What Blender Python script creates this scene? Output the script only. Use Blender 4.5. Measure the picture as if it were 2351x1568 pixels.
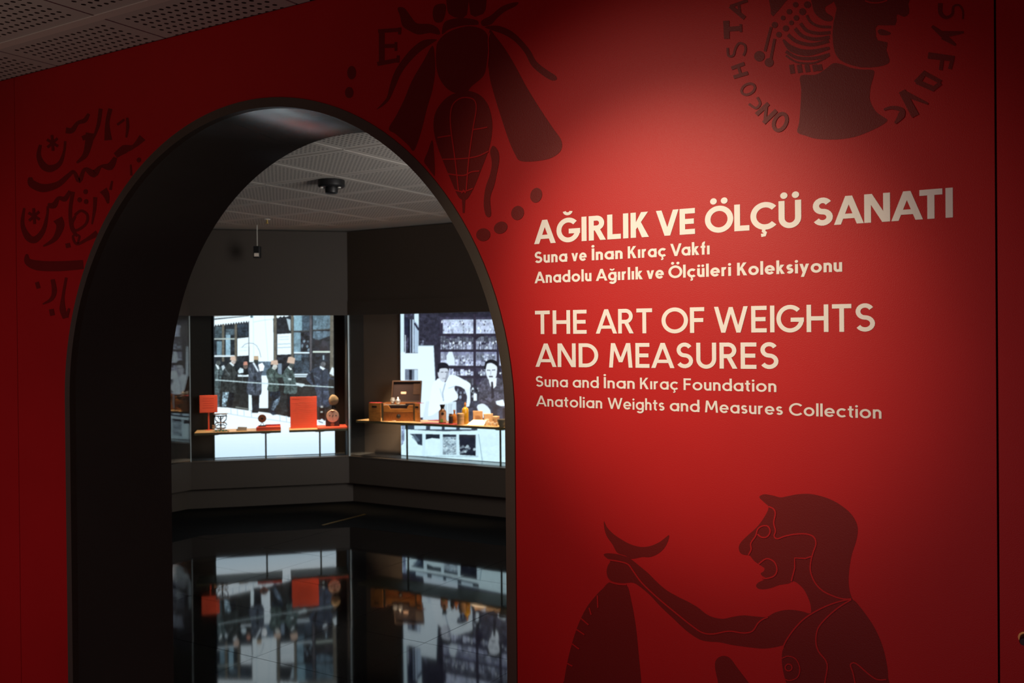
import bpy, bmesh, math, random
import numpy as np
from mathutils import Vector, Matrix
from mathutils.geometry import tessellate_polygon

for o in list(bpy.data.objects): bpy.data.objects.remove(o)
S = bpy.context.scene
COL = S.collection
random.seed(7)
R = math.radians

# ------------------------------------------------------------------ camera
CZ, YAW, PITCH, ROLL, F = 1.585, R(31.38), R(-.326), R(-.52), 2181.5
cd = bpy.data.cameras.new('camera'); cam = bpy.data.objects.new('camera', cd); COL.objects.link(cam)
CAMM = Matrix.Rotation(YAW, 3, 'Z') @ Matrix.Rotation(R(90) + PITCH, 3, 'X') @ Matrix.Rotation(ROLL, 3, 'Z')
cam.matrix_world = Matrix.Translation((0, 0, CZ)) @ CAMM.to_4x4()
cd.sensor_width = 36; cd.lens = F / 2351 * 36; cd.clip_start = .05; cd.clip_end = 60
cd.dof.use_dof = True; cd.dof.focus_distance = 2.45; cd.dof.aperture_fstop = 7.5
S.camera = cam
# ------------------------------------------------------------------ world, exposure
w = bpy.data.worlds.new('world'); S.world = w; w.use_nodes = True
w.node_tree.nodes['Background'].inputs[0].default_value = (.9, .75, .7, 1)
w.node_tree.nodes['Background'].inputs[1].default_value = 0.0035
vs = S.view_settings
vs.view_transform = 'Standard'; vs.look = 'None'; vs.gamma = 1; vs.use_curve_mapping = False; vs.exposure = 0.0

def lamp(name, kind, loc, target, power, color, size=.1, angle=45, blend=1.0):
    l = bpy.data.lights.new(name, kind); l.energy = power; l.color = color
    if kind == 'SPOT': l.spot_size = R(angle); l.spot_blend = blend; l.shadow_soft_size = size
    elif kind == 'AREA': l.shape = 'DISK'; l.size = size; l.spread = R(angle)
    else: l.shadow_soft_size = size
    o = bpy.data.objects.new(name, l); COL.objects.link(o); o.location = loc
    o.rotation_euler = (Vector(target) - Vector(loc)).to_track_quat('-Z', 'Y').to_euler()
    return o
WY = 2.13                                    # red wall plane
WARM = (1, .70, .44)
lamp('title_spotlight', 'SPOT', (-1.38, .42, 2.5), (-.87, WY, 1.62), 62, (1, .85, .68), .03, 52, 1.0)
lamp('title_pool_peak', 'SPOT', (-1.30, .40, 2.5), (-.83, WY, 1.64), 138, (1, .83, .60), .03, 34, 1.0)  # second beam added to brighten the middle of the title pool
lamp('gallery_fill', 'AREA', (-1.1, 4.3, 1.9), (-5.4, 6.3, 2.15), 38, (1, .95, .90), 1.7, 110)  # unseen fill added to lift the gallery ceiling and upper walls
lamp('hall_fill', 'AREA', (-3.4, -.5, 2.45), (-3.8, WY, .3), 3.9, (1, .72, .84), .5, 80)  # added ambient fill for the dim left part of the red wall
lamp('hall_fill_low', 'AREA', (-.6, -1.2, 1.0), (-1.2, WY, .5), 5.6, (1, .5, .58), .6, 110)  # added fill standing in for floor bounce on the lower red wall
lamp('hall_ceiling_fill', 'AREA', (-2.8, -.4, .6), (-3.0, 1.0, 2.6), 1.8, (1, .80, .68), .4, 70)  # added fill imitating light bounced from the floor onto the hall ceiling

# ------------------------------------------------------------------ projection helpers
CAMP = Vector((0, 0, CZ))
def ray(px, py):
    return CAMM @ Vector(((px - 1175.5) / F, -(py - 784) / F, -1))
def hit(px, py, p0, n):
    d = ray(px, py); n = Vector(n)
    return CAMP + d * ((Vector(p0) - CAMP).dot(n) / d.dot(n))
def wallpt(px, py):
    p = hit(px, py, (0, WY, 0), (0, 1, 0)); return (p.x, p.z)
def floorpt(px, py, z=0): return hit(px, py, (0, 0, z), (0, 0, 1))
def project(P):
    q = CAMM.transposed() @ (Vector(P) - CAMP)
    return 1175.5 + F * q.x / -q.z, 784 - F * q.y / -q.z

# ------------------------------------------------------------------ materials
def mat(name, col, rough=.5, metal=0, noise=0, nscale=20, bump=0, bscale=60, coat=0, stretch=None, col2=None, alpha=1, trans=0, ior=1.45, spec=None):
    m = bpy.data.materials.new(name); m.use_nodes = True; nt = m.node_tree; b = nt.nodes['Principled BSDF']
    b.inputs['Base Color'].default_value = (*col, 1); b.inputs['Roughness'].default_value = rough
    b.inputs['Metallic'].default_value = metal; b.inputs['Coat Weight'].default_value = coat
    b.inputs['Transmission Weight'].default_value = trans; b.inputs['IOR'].default_value = ior
    if spec is not None: b.inputs['Specular IOR Level'].default_value = spec
    tc = nt.nodes.new('ShaderNodeTexCoord'); mp = nt.nodes.new('ShaderNodeMapping')
    nt.links.new(tc.outputs['Object'], mp.inputs[0])
    if stretch: mp.inputs['Scale'].default_value = stretch
    n = nt.nodes.new('ShaderNodeTexNoise'); n.inputs['Scale'].default_value = nscale; n.inputs['Detail'].default_value = 6
    nt.links.new(mp.outputs[0], n.inputs['Vector'])
    rp = nt.nodes.new('ShaderNodeValToRGB')
    c2 = col2 or tuple(c * (1 - noise) for c in col)
    rp.color_ramp.elements[0].position = .3; rp.color_ramp.elements[1].position = .7
    rp.color_ramp.elements[0].color = (*c2, 1); rp.color_ramp.elements[1].color = (*col, 1)
    nt.links.new(n.outputs['Fac'], rp.inputs[0]); nt.links.new(rp.outputs[0], b.inputs['Base Color'])
    if bump:
        n2 = nt.nodes.new('ShaderNodeTexNoise'); n2.inputs['Scale'].default_value = bscale; n2.inputs['Detail'].default_value = 3
        bp = nt.nodes.new('ShaderNodeBump'); bp.inputs['Strength'].default_value = bump; bp.inputs['Distance'].default_value = .002
        nt.links.new(tc.outputs['Object'], n2.inputs['Vector']); nt.links.new(n2.outputs['Fac'], bp.inputs['Height'])
        nt.links.new(bp.outputs[0], b.inputs['Normal'])
    return m
M = {}
M['red'] = mat('red_wall_paint', (.46, .012, .012), .46, spec=.25, noise=.08, nscale=3, bump=.25, bscale=500)
M['decal'] = mat('dark_red_print', (.17, .010, .008), .46, spec=.25, noise=.10, nscale=4, bump=.25, bscale=500)
M['letter'] = mat('cream_vinyl', (.80, .77, .72), .5, noise=.03, spec=.3, nscale=30)
M['gap'] = mat('gap_black', (.004, .003, .003), .9)
M['frame'] = mat('bronze_grey_metal', (.085, .070, .050), .45, metal=.0, noise=.1, nscale=8, bump=.1, bscale=300)
M['jamb'] = mat('dark_grey_lining', (.11, .11, .092), .20, ior=1.9, noise=.1, nscale=3, bump=.03, bscale=40)
M['taupe'] = mat('taupe_wall_paint', (.038, .026, .018), .6, noise=.08, nscale=3, bump=.1, bscale=200)
M['taupe_light'] = mat('taupe_counter_paint', (.070, .056, .045), .5, noise=.06, nscale=3)
M['niche'] = mat('niche_brown', (.17, .135, .11), .7, noise=.08, nscale=4)
M['niche_dark'] = mat('niche_black', (.02, .016, .014), .7, noise=.1, nscale=4)
M['niche_floor'] = mat('niche_floor_gloss', (.16, .17, .18), .18, noise=.04)
M['ceil'] = mat('ceiling_plaster', (.50, .46, .42), .8, noise=.05, nscale=4)
M['bar'] = mat('ceiling_bar_paint', (.62, .56, .50), .6)
M['floor_matte'] = mat('black_floor_border', (.006, .006, .006), .75, noise=.1, spec=.1)
M['floor_tile'] = mat('black_polished_tile', (.006, .0065, .008), .045, noise=.4, nscale=6, ior=1.5)
M['grout'] = mat('dark_grout', (.02, .02, .022), .7)
M['black'] = mat('black_plastic', (.008, .008, .009), .45, noise=.1)
M['white'] = mat('off_white_plastic', (.7, .68, .62), .5)
M['lens'] = mat('frosted_lens', (.75, .66, .58), .35)
M['brass'] = mat('brushed_brass', (.55, .38, .12), .35, metal=1, noise=.2, nscale=40)
M['copper'] = mat('pale_copper', (.72, .50, .38), .45, metal=.15, noise=.15, nscale=40)
M['iron'] = mat('black_iron', (.025, .025, .028), .45, metal=.5, noise=.2)
M['green'] = mat('green_cloth', (.02, .14, .05), .8, noise=.3)
M['redcard'] = mat('orange_red_panel', (.80, .10, .05), .6, noise=.06, nscale=10)
M['redtext'] = mat('panel_print', (.45, .03, .02), .7)
M['redtext2'] = mat('panel_print_pale', (.85, .22, .12), .7)
M['darkred'] = mat('crimson_card', (.32, .02, .03), .55, noise=.1)
M['ply'] = mat('pale_ply_shelf', (.55, .36, .17), .5, noise=.25, nscale=30, stretch=(2, 12, 12))
M['shelf_edge'] = mat('shelf_edge_olive', (.13, .11, .055), .5, noise=.2)
M['leg'] = mat('olive_steel_bar', (.07, .07, .045), .45, metal=.3)
M['wood'] = mat('honey_wood', (.50, .20, .045), .42, noise=.4, nscale=14, stretch=(1.5, 1.5, 9), coat=.2)
M['wood2'] = mat('warm_wood', (.42, .15, .04), .42, noise=.45, nscale=14, stretch=(9, 9, 2), coat=.2)
M['wood_dark'] = mat('dark_walnut', (.05, .022, .013), .45, noise=.4, nscale=20, stretch=(1.5, 1.5, 9))
M['velvet'] = mat('maroon_velvet', (.014, .003, .004), .9, noise=.3)
M['oldpaper'] = mat('old_kraft_paper', (.55, .34, .17), .8, noise=.25, nscale=30)
M['cork'] = mat('beige_card', (.60, .42, .25), .8, noise=.2, nscale=40)
M['whitecard'] = mat('white_card', (.85, .80, .72), .7)
M['silver'] = mat('old_silver', (.75, .74, .72), .3, metal=.8, noise=.15, nscale=60)
M['pewter'] = mat('dull_pewter', (.35, .34, .32), .45, metal=.5, noise=.2, nscale=60)
M['stone'] = mat('tan_stone', (.50, .37, .22), .8, noise=.55, nscale=14, bump=.8, bscale=30)
M['amber'] = mat('amber_glass', (.42, .16, .03), .12, noise=.1, coat=.6)
M['amberdark'] = mat('dark_amber_glass', (.17, .07, .02), .12, noise=.2, coat=.6)
M['yellow'] = mat('yellow_glass', (.46, .26, .015), .1, noise=.1, coat=.6)
M['label'] = mat('peach_label', (.62, .36, .20), .8, noise=.2, nscale=60)
M['greenlabel'] = mat('green_label', (.16, .34, .06), .8)
M['ink'] = mat('black_ink', (.02, .014, .012), .8)
M['greybook'] = mat('grey_board', (.36, .33, .29), .6, noise=.2, nscale=30)
M['horn'] = mat('grey_bowl', (.20, .18, .14), .35, noise=.3, nscale=30)
M['drinkglass'] = mat('small_vial_glass', (.80, .66, .48), .15, noise=.1, coat=.6)
M['disc'] = mat('brown_leather_disc', (.30, .11, .045), .55, noise=.35, nscale=40)
M['glass_edge'] = mat('glass_edge_polish', (.75, .88, .92), .2, noise=.3, nscale=5, coat=.5)

def glass_mat():
    m = bpy.data.materials.new('clear_glass'); m.use_nodes = True; nt = m.node_tree; nt.nodes.clear()
    out = nt.nodes.new('ShaderNodeOutputMaterial'); mx = nt.nodes.new('ShaderNodeMixShader')
    tr = nt.nodes.new('ShaderNodeBsdfTransparent'); tr.inputs[0].default_value = (.97, .985, .98, 1)
    gl = nt.nodes.new('ShaderNodeBsdfGlossy'); gl.inputs['Roughness'].default_value = .01; gl.inputs[0].default_value = (.9, .9, .9, 1)
    lw = nt.nodes.new('ShaderNodeLayerWeight'); lw.inputs[0].default_value = .5
    pw = nt.nodes.new('ShaderNodeMath'); pw.operation = 'POWER'; pw.inputs[1].default_value = 4.5
    ma = nt.nodes.new('ShaderNodeMath'); ma.operation = 'MULTIPLY_ADD'; ma.inputs[1].default_value = .93; ma.inputs[2].default_value = .08
    nt.links.new(lw.outputs['Facing'], pw.inputs[0]); nt.links.new(pw.outputs[0], ma.inputs[0])
    nt.links.new(ma.outputs[0], mx.inputs[0]); nt.links.new(tr.outputs[0], mx.inputs[1]); nt.links.new(gl.outputs[0], mx.inputs[2])
    nt.links.new(mx.outputs[0], out.inputs[0]); return m
M['glass'] = glass_mat()

TILE = .60
def perforated():
    m = bpy.data.materials.new('perforated_plasterboard'); m.use_nodes = True; nt = m.node_tree; b = nt.nodes['Principled BSDF']
    tc = nt.nodes.new('ShaderNodeTexCoord'); sp = nt.nodes.new('ShaderNodeSeparateXYZ'); nt.links.new(tc.outputs['Object'], sp.inputs[0])
    def mth(op, a, bb=None):
        n = nt.nodes.new('ShaderNodeMath'); n.operation = op
        for i, v in enumerate((a, bb)):
            if v is None: continue
            if isinstance(v, (int, float)): n.inputs[i].default_value = v
            else: nt.links.new(v, n.inputs[i])
        return n.outputs[0]
    ds, inside = [], None
    NH = 16; mg = .045; pitch = (TILE - 2 * mg) / NH
    for ax in (0, 1):
        u = mth('DIVIDE', mth('SUBTRACT', sp.outputs[ax], mg), pitch)
        f = mth('SUBTRACT', mth('FRACT', u), .5); ds.append(mth('MULTIPLY', f, f))
        ok = mth('MULTIPLY', mth('GREATER_THAN', u, 0.0), mth('LESS_THAN', u, float(NH)))
        inside = ok if inside is None else mth('MULTIPLY', inside, ok)
    r = mth('SQRT', mth('ADD', ds[0], ds[1]))
    hole = mth('MULTIPLY', mth('LESS_THAN', r, .235), inside)
    mx = nt.nodes.new('ShaderNodeMix'); mx.data_type = 'RGBA'
    mx.inputs[6].default_value = (.50, .46, .42, 1); mx.inputs[7].default_value = (.012, .009, .008, 1)
    nt.links.new(hole, mx.inputs[0]); nt.links.new(mx.outputs[2], b.inputs['Base Color'])
    bp = nt.nodes.new('ShaderNodeBump'); bp.inputs['Distance'].default_value = .004; bp.invert = True; bp.inputs['Strength'].default_value = .5
    nt.links.new(hole, bp.inputs['Height']); nt.links.new(bp.outputs[0], b.inputs['Normal'])
    b.inputs['Roughness'].default_value = .8
    return m
M['perf'] = perforated()

# ------------------------------------------------------------------ mesh helpers
class MB:
    def __init__(s): s.v = []; s.f = []; s.sm = []
    def add(s, vs, fs, smooth=False):
        k = len(s.v); s.v += [tuple(p) for p in vs]; s.f += [tuple(i + k for i in f) for f in fs]; s.sm += [smooth] * len(fs); return s
    def box(s, x0, x1, y0, y1, z0, z1, M4=None, bev=0):
        vs = [(x, y, z) for z in (z0, z1) for y in (y0, y1) for x in (x0, x1)]
        if M4: vs = [tuple(M4 @ Vector(p)) for p in vs]
        return s.add(vs, [(0, 2, 3, 1), (4, 5, 7, 6), (0, 1, 5, 4), (2, 6, 7, 3), (0, 4, 6, 2), (1, 3, 7, 5)])
    def prism(s, pts, z0, z1, M4=None, smooth=False):
        n = len(pts); vs = [(p[0], p[1], z) for z in (z0, z1) for p in pts]
        if M4: vs = [tuple(M4 @ Vector(p)) for p in vs]
        s.add(vs, [tuple(range(n))[::-1], tuple(range(n, 2 * n))] + [(i, (i + 1) % n, n + (i + 1) % n, n + i) for i in range(n)]); return s
    def lathe(s, prof, n=24, M4=None, cap=True):
        vs = []; fs = []
        for r, z in prof:
            for k in range(n):
                a = 2 * math.pi * k / n; vs.append((r * math.cos(a), r * math.sin(a), z))
        for i in range(len(prof) - 1):
            for k in range(n):
                k2 = (k + 1) % n; fs.append((i * n + k, i * n + k2, (i + 1) * n + k2, (i + 1) * n + k))
        if cap: fs.append(tuple(range(n))[::-1]); fs.append(tuple(range((len(prof) - 1) * n, len(prof) * n)))
        if M4: vs = [tuple(M4 @ Vector(p)) for p in vs]
        return s.add(vs, fs, True)
    def tube(s, pts, r, n=8, M4=None, closed=False):
        pts = [Vector(p) for p in pts]; vs = []; fs = []; N = len(pts)
        for i, p in enumerate(pts):
            a = pts[(i - 1) % N] if (i or closed) else p; c = pts[(i + 1) % N] if (i < N - 1 or closed) else p
            t = (c - a).normalized(); u = t.cross(Vector((0, 0, 1)))
            if u.length < .05: u = t.cross(Vector((0, 1, 0)))
            u.normalize(); v2 = t.cross(u)
            for k in range(n):
                an = 2 * math.pi * k / n; vs.append(p + (u * math.cos(an) + v2 * math.sin(an)) * r)
        for i in range(N if closed else N - 1):
            for k in range(n):
                k2 = (k + 1) % n; j = (i + 1) % N; fs.append((i * n + k, i * n + k2, j * n + k2, j * n + k))
        if not closed: fs.append(tuple(range(n))); fs.append(tuple(range((N - 1) * n, N * n))[::-1])
        if M4: vs = [tuple(M4 @ Vector(p)) for p in vs]
        return s.add(vs, fs, True)
    def build(s, name, m, parent=None, bevel=0):
        me = bpy.data.meshes.new(name); me.from_pydata(s.v, [], s.f); me.update()
        me.polygons.foreach_set('use_smooth', s.sm)
        bm = bmesh.new(); bm.from_mesh(me); bmesh.ops.recalc_face_normals(bm, faces=bm.faces); bm.to_mesh(me); bm.free()
        me.materials.append(m if not isinstance(m, str) else M[m])
        o = bpy.data.objects.new(name, me); COL.objects.link(o)
        if parent: o.parent = parent
        if bevel:
            b = o.modifiers.new('bevel', 'BEVEL'); b.width = bevel; b.segments = 2; b.limit_method = 'ANGLE'
        if any(s.sm):
            try:
                me.set_sharp_from_angle(angle=R(38))
            except Exception: pass
        return o
def tag(o, label=None, cat=None, group=None, kind=None):
    if label: o['label'] = label
    if cat: o['category'] = cat
    if group: o['group'] = group
    if kind: o['kind'] = kind
    return o
def thing(name, label, cat, loc=(0, 0, 0), rz=0, group=None):
    o = bpy.data.objects.new(name, None); COL.objects.link(o); o.location = loc; o.rotation_euler = (0, 0, rz); o.empty_display_size = .05
    return tag(o, label, cat, group)
def struct(name, loc=(0, 0, 0)):
    o = bpy.data.objects.new(name, None); COL.objects.link(o); o.location = loc; o['kind'] = 'structure'; return o
def catmull(pts, n=6, closed=True):
    P = [Vector((p[0], p[1])) for p in pts]; N = len(P); out = []
    rng = range(N) if closed else range(N - 1)
    for i in rng:
        p0 = P[(i - 1) % N] if closed or i else P[0]; p1 = P[i]; p2 = P[(i + 1) % N]
        p3 = P[(i + 2) % N] if closed or i + 2 < N else P[-1]
        for k in range(n):
            t = k / n
            out.append(tuple(.5 * ((2 * p1) + (-p0 + p2) * t + (2 * p0 - 5 * p1 + 4 * p2 - p3) * t * t + (-p0 + 3 * p1 - 3 * p2 + p3) * t ** 3)))
    if not closed: out.append(tuple(P[-1]))
    return out
def clip_poly(poly, region):
    """clip poly by the convex ccw region"""
    out = list(poly)
    for i in range(len(region)):
        a = region[i]; b = region[(i + 1) % len(region)]; inp = out; out = []
        side = lambda p: (b[0] - a[0]) * (p[1] - a[1]) - (b[1] - a[1]) * (p[0] - a[0])
        for j in range(len(inp)):
            p, q = inp[j], inp[(j + 1) % len(inp)]; sp, sq = side(p), side(q)
            if sp >= 0: out.append(p)
            if (sp > 0 > sq) or (sp < 0 < sq):
                t = sp / (sp - sq); out.append((p[0] + (q[0] - p[0]) * t, p[1] + (q[1] - p[1]) * t))
        if len(out) < 3: return []
    return out

# ------------------------------------------------------------------ geometry of the rooms
CEIL = 2.595; THICK = .438
ACX, AR, ASP = -2.258, .967, 1.367          # arch centre, outer radius, springing height
RIM = .029
A = Vector((-7.10, 5.932)); B = Vector((-6.08, 6.952)); XR = -.9
# ---- red front wall in three panels
front = struct('wall_front')
def arch_outline(r, n=64):
    return [(ACX - r, 0)] + [(ACX - r * math.cos(math.pi * k / n), ASP + r * math.sin(math.pi * k / n)) for k in range(n + 1)] + [(ACX + r, 0)]
X_L = wallpt(40, 808)[0]; X_R = wallpt(2289, 808)[0]
def wall_panel(x0, x1, arch=False):
    mb = MB()
    if not arch: mb.box(x0, x1, WY, WY + .05, 0, CEIL)
    else:
        ar = arch_outline(AR); pts = [(x0, 0)] + ar + [(x1, 0), (x1, CEIL), (x0, CEIL)]
        for y, flip in ((WY, False), (WY + .05, True)):
            tris = tessellate_polygon([[Vector((p[0], p[1], 0)) for p in pts]])
            mb.add([(p[0], y, p[1]) for p in pts], [t if not flip else t[::-1] for t in tris])
    return mb.build('wall_panel', 'red', front)
wall_panel(-5.2, X_L - .0015); wall_panel(X_L + .0015, X_R - .002, True); wall_panel(X_R + .002, 1.9)
g = MB(); g.box(X_R - .03, X_R + .03, WY + .052, WY + .06, 0, CEIL); g.box(X_L - .03, X_L + .03, WY + .052, WY + .06, 0, CEIL); g.build('seam_backing', 'gap', front)
# room side face of this wall
mb = MB(); pts = [(-7.9, 0)] + arch_outline(AR) + [(XR, 0), (XR, CEIL), (-7.9, CEIL)]
tris = tessellate_polygon([[Vector((p[0], p[1], 0)) for p in pts]])
for y in (WY + THICK - .05, WY + THICK): mb.add([(p[0], y, p[1]) for p in pts], tris)
inner = mb.build('wall_inner', 'taupe'); inner['kind'] = 'structure'
# ---- arch lining and rim
ao = struct('arch_opening')
def arch_strip(r0, r1, y0, y1, name, m):
    a = arch_outline(r0); b = arch_outline(r1); n = len(a); mb = MB()
    vs = [(p[0], y, p[1]) for y in (y0, y1) for arr in (a, b) for p in arr]; fs = []
    for i in range(n - 1):
        fs += [(i, i + 1, n + i + 1, n + i), (2 * n + i, 2 * n + i + 1, 3 * n + i + 1, 3 * n + i), (i, i + 1, 2 * n + i + 1, 2 * n + i), (n + i, n + i + 1, 3 * n + i + 1, 3 * n + i)]
    mb.add(vs, fs, True); return mb.build(name, m, ao)
arch_strip(AR - RIM, AR + .0005, WY + .02, WY + THICK + .004, 'arch_lining', 'jamb')
arch_strip(AR - RIM, AR, WY - .005, WY + .02, 'arch_rim', 'frame')
# ---- gallery walls
def facet(p, q):
    """local frame along p->q (x), y = into the wall (away from the room)"""
    d = (q - p).normalized(); n = Vector((-d.y, d.x))
    return Matrix(((d.x, n.x, 0, p.x), (d.y, n.y, 0, p.y), (0, 0, 1, 0), (0, 0, 0, 1))), (q - p).length
LFT = Vector((A.x, 2.6))
FAC = {'left': facet(LFT, A), 'middle': facet(A, B), 'right': facet(B, Vector((XR, B.y)))}
GB, GT, FT = .450, 1.798, 1.935     # glass bottom / top, fascia top
NF = .430; ND = .45                           # niche floor
for nm, (MM, L) in FAC.items():
    wall = MB().box(-.0, L, 0, .10, FT, CEIL, MM).build('wall_' + {'left': 'left', 'middle': 'back', 'right': 'right'}[nm], 'taupe'); wall['kind'] = 'structure'

# mitre-aware box: x ends shift by slope of neighbours
def seg(nm, y0, y1, z0, z1, name, m, parent, xa=0., xb=0., bevel=0):
    MM, L = FAC[nm]
    ha = {'left': 0, 'middle': math.tan((math.pi - ang(LFT - A, B - A)) / 2), 'right': math.tan((math.pi - ang(A - B, Vector((XR, B.y)) - B)) / 2)}[nm]
    hb = {'left': math.tan((math.pi - ang(LFT - A, B - A)) / 2), 'middle': math.tan((math.pi - ang(A - B, Vector((XR, B.y)) - B)) / 2), 'right': 0}[nm]
    pts = [(xa - ha * y0, y0), (L + xb + hb * y0, y0), (L + xb + hb * y1, y1), (xa - ha * y1, y1)]
    return MB().prism(pts, z0, z1, MM).build(name, m, parent, bevel)
def ang(a, b): return a.angle(b)

CASES = {}
for nm, lab in (('left', 'built-in glass display case seen edge-on beside the dark arch jamb'),
                ('middle', 'built-in glass display case with the red panels, facing the arch'),
                ('right', 'built-in glass display case holding the wooden chest and bottles')):
    MM, L = FAC[nm]
    c = thing('display_case', lab, 'display case'); CASES[nm] = c
    dark = 'niche' if nm == 'right' else 'niche_dark'
    seg(nm, -.012, .025, GT, FT, 'fascia', 'taupe', c)
    seg(nm, -.004, .10, .193, GB, 'base_panel', 'taupe_light', c)
    seg(nm, -.012, -.004, GB - .012, GB, 'base_trim', 'taupe_light', c)
    seg(nm, .10, .13, 0, .193, 'plinth', 'taupe_light', c)
    seg(nm, .03, ND + .05, NF - .02, NF, 'niche_floor', 'niche_floor', c)
    seg(nm, ND, ND + .05, NF, 2.1, 'back_panel', dark, c)
    seg(nm, .101, ND + .05, 2.10, 2.12, 'niche_top', 'niche_dark', c)
    seg(nm, .004, .014, GB - .01, GT + .01, 'glass_pane', 'glass', c)
# side partition between middle and right niches (square to the middle glass)
MM, L = FAC['middle']
MB().box(L - .012, L - .004, .03, ND - .002, NF, 2.1, MM).build('side_panel', 'niche_dark', CASES['middle'])
for nm, x in (('middle', 0.0), ('right', 0.0)):
    MM, L = FAC[nm]; MB().box(x - .0032, x + .0032, -.002, .012, GB, GT, MM).build('glass_edge', 'glass_edge', CASES[nm])

# ------------------------------------------------------------------ ceiling
ceil = struct('ceiling')
slab = MB().prism([(-9.6, -3), (2.2, -3), (2.2, 9.6), (-9.6, 9.6)], CEIL + .012, CEIL + .06).build('ceiling_slab', 'ceil', ceil)
def offset_region(om, orr=None, ol=None):
    # ccw polygon of the gallery, the display facets moved inwards (middle, right, left)
    orr = om if orr is None else orr; ol = om if ol is None else ol
    d = (B - A).normalized(); n = Vector((d.y, -d.x))
    P0 = A + n * om
    def on(x=None, y=None):
        t = (x - P0.x) / d.x if x is not None else (y - P0.y) / d.y
        q = P0 + d * t; return (q.x, q.y)
    return [(XR, WY + THICK), (XR, B.y - orr), on(y=B.y - orr), on(x=A.x + ol), (A.x + ol, WY + THICK)]
TILE_MESH = {}
def grid_tiles(region, x_off, y_off, step, gap, z0, z1, name, m, parent, tilt=0, xr=(-10, 2), yr=(-3, 9)):
    for i in range(int((xr[0] - x_off) // step), int((xr[1] - x_off) // step) + 1):
        for j in range(int((yr[0] - y_off) // step), int((yr[1] - y_off) // step) + 1):
            x, y = x_off + i * step, y_off + j * step
            full = [(x + gap, y + gap), (x + step - gap, y + gap), (x + step - gap, y + step - gap), (x + gap, y + step - gap)]
            p = clip_poly(full, region)
            if len(p) < 3: continue
            area = abs(sum(p[k][0] * p[(k + 1) % len(p)][1] - p[(k + 1) % len(p)][0] * p[k][1] for k in range(len(p)))) / 2
            if area < .01: continue
            whole = abs(area - (step - 2 * gap) ** 2) < 1e-4
            key = (name, step)
            if whole and key in TILE_MESH:
                o = bpy.data.objects.new(name, TILE_MESH[key]); COL.objects.link(o); o.parent = parent
            else:
                o = MB().prism([(a - x, b - y) for a, b in p], z0, z1).build(name, m, parent)
                if whole: TILE_MESH[key] = o.data
            o.location = (x, y, 0)
            if tilt: o.rotation_euler = (random.uniform(-tilt, tilt), random.uniform(-tilt, tilt), 0)
hall = [(-5.2, -.6), (-.2, -.6), (-.2, WY - .004), (-5.2, WY - .004)]
cs = []
p = floorpt(226, 39, CEIL); cs.append(p)
HX, HY = p.x, p.y
MB().box(-5.2, -.2, -.6, WY, CEIL + .008, CEIL + .0115).build('tile_backing', 'gap', ceil)
grid_tiles(hall, HX, HY, TILE, .0045, CEIL, CEIL + .008, 'ceiling_tile', 'perf', ceil, xr=(-5.2, -.2), yr=(-.6, WY))
mb = MB()
for k in (0, -1, -2): mb.box(-5.2, -.2, HY + k * TILE - .018, HY + k * TILE + .018, CEIL - .003, CEIL - .0002)
for k in (0, -1, -2): MB().box(-5.2, -.2, HY + k * TILE - .018, HY + k * TILE + .018, CEIL - .003, CEIL - .0002).build('ceiling_bar', 'bar', ceil)
reg = offset_region(.45)
q = floorpt(769, 403.7, CEIL)
MB().prism(reg, CEIL + .008, CEIL + .0115).build('tile_backing', 'gap', ceil)
grid_tiles(reg, q.x, q.y, TILE, .0025, CEIL, CEIL + .008, 'ceiling_tile', 'perf', ceil)

# ------------------------------------------------------------------ floor
floor = struct('floor')
MB().prism([(-9.6, -3), (2.2, -3), (2.2, 9.6), (-9.6, 9.6)], -.08, -.012).build('subfloor', 'grout', floor)
band = MB(); o1 = offset_region(-.12); o2 = offset_region(1.18, .87, .97)
band.prism([o2[1], o1[1], o1[2], o2[2]], -.012, 0); band.prism([o2[2], o1[2], o1[3], o2[3]], -.012, 0); band.prism([o2[3], o1[3], o1[4], o2[4]], -.012, 0)
band.build('floor_border', 'floor_matte', floor)
freg = offset_region(1.183, .873, .973)
ar_l, ar_r = ACX - AR + RIM, ACX + AR - RIM
freg[0] = (XR, WY + THICK); fx = floorpt(928, 1498).x; fy = floorpt(394, 1464).y
grid_tiles(freg, fx, fy, .60, .0012, -.010, 0, 'floor_tile', 'floor_tile', floor, tilt=.0011)
grid_tiles([(ar_l, WY - .01), (ar_r, WY - .01), (ar_r, WY + THICK), (ar_l, WY + THICK)], fx, fy, .60, .0012, -.010, 0, 'floor_tile', 'floor_tile', floor, tilt=.0)
MB().box(-5.2, 2, -3, WY - .012, -.010, 0).build('hall_floor', 'floor_matte', floor)
a, b = floorpt(838, 1181), floorpt(741, 1206)
d = (b - a).normalized(); n = Vector((-d.y, d.x, 0)) * .012
MB().add([a + n, a - n, b - n, b + n, a + n + Vector((0, 0, .003)), a - n + Vector((0, 0, .003)), b - n + Vector((0, 0, .003)), b + n + Vector((0, 0, .003))],
         [(0, 1, 2, 3), (4, 5, 6, 7), (0, 1, 5, 4), (1, 2, 6, 5), (2, 3, 7, 6), (3, 0, 4, 7)]).build('brass_strip', 'brass', floor)
# far right end and hidden sides of the gallery
wr = MB().box(XR, XR + .1, WY + THICK, B.y + .6, 0, CEIL).build('wall_end', 'taupe'); wr['kind'] = 'structure'
for xx in (-5.3,):
    wl = MB().box(xx, xx + .1, -3, WY, 0, CEIL).build('wall_hall', 'taupe'); wl['kind'] = 'structure'

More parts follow.
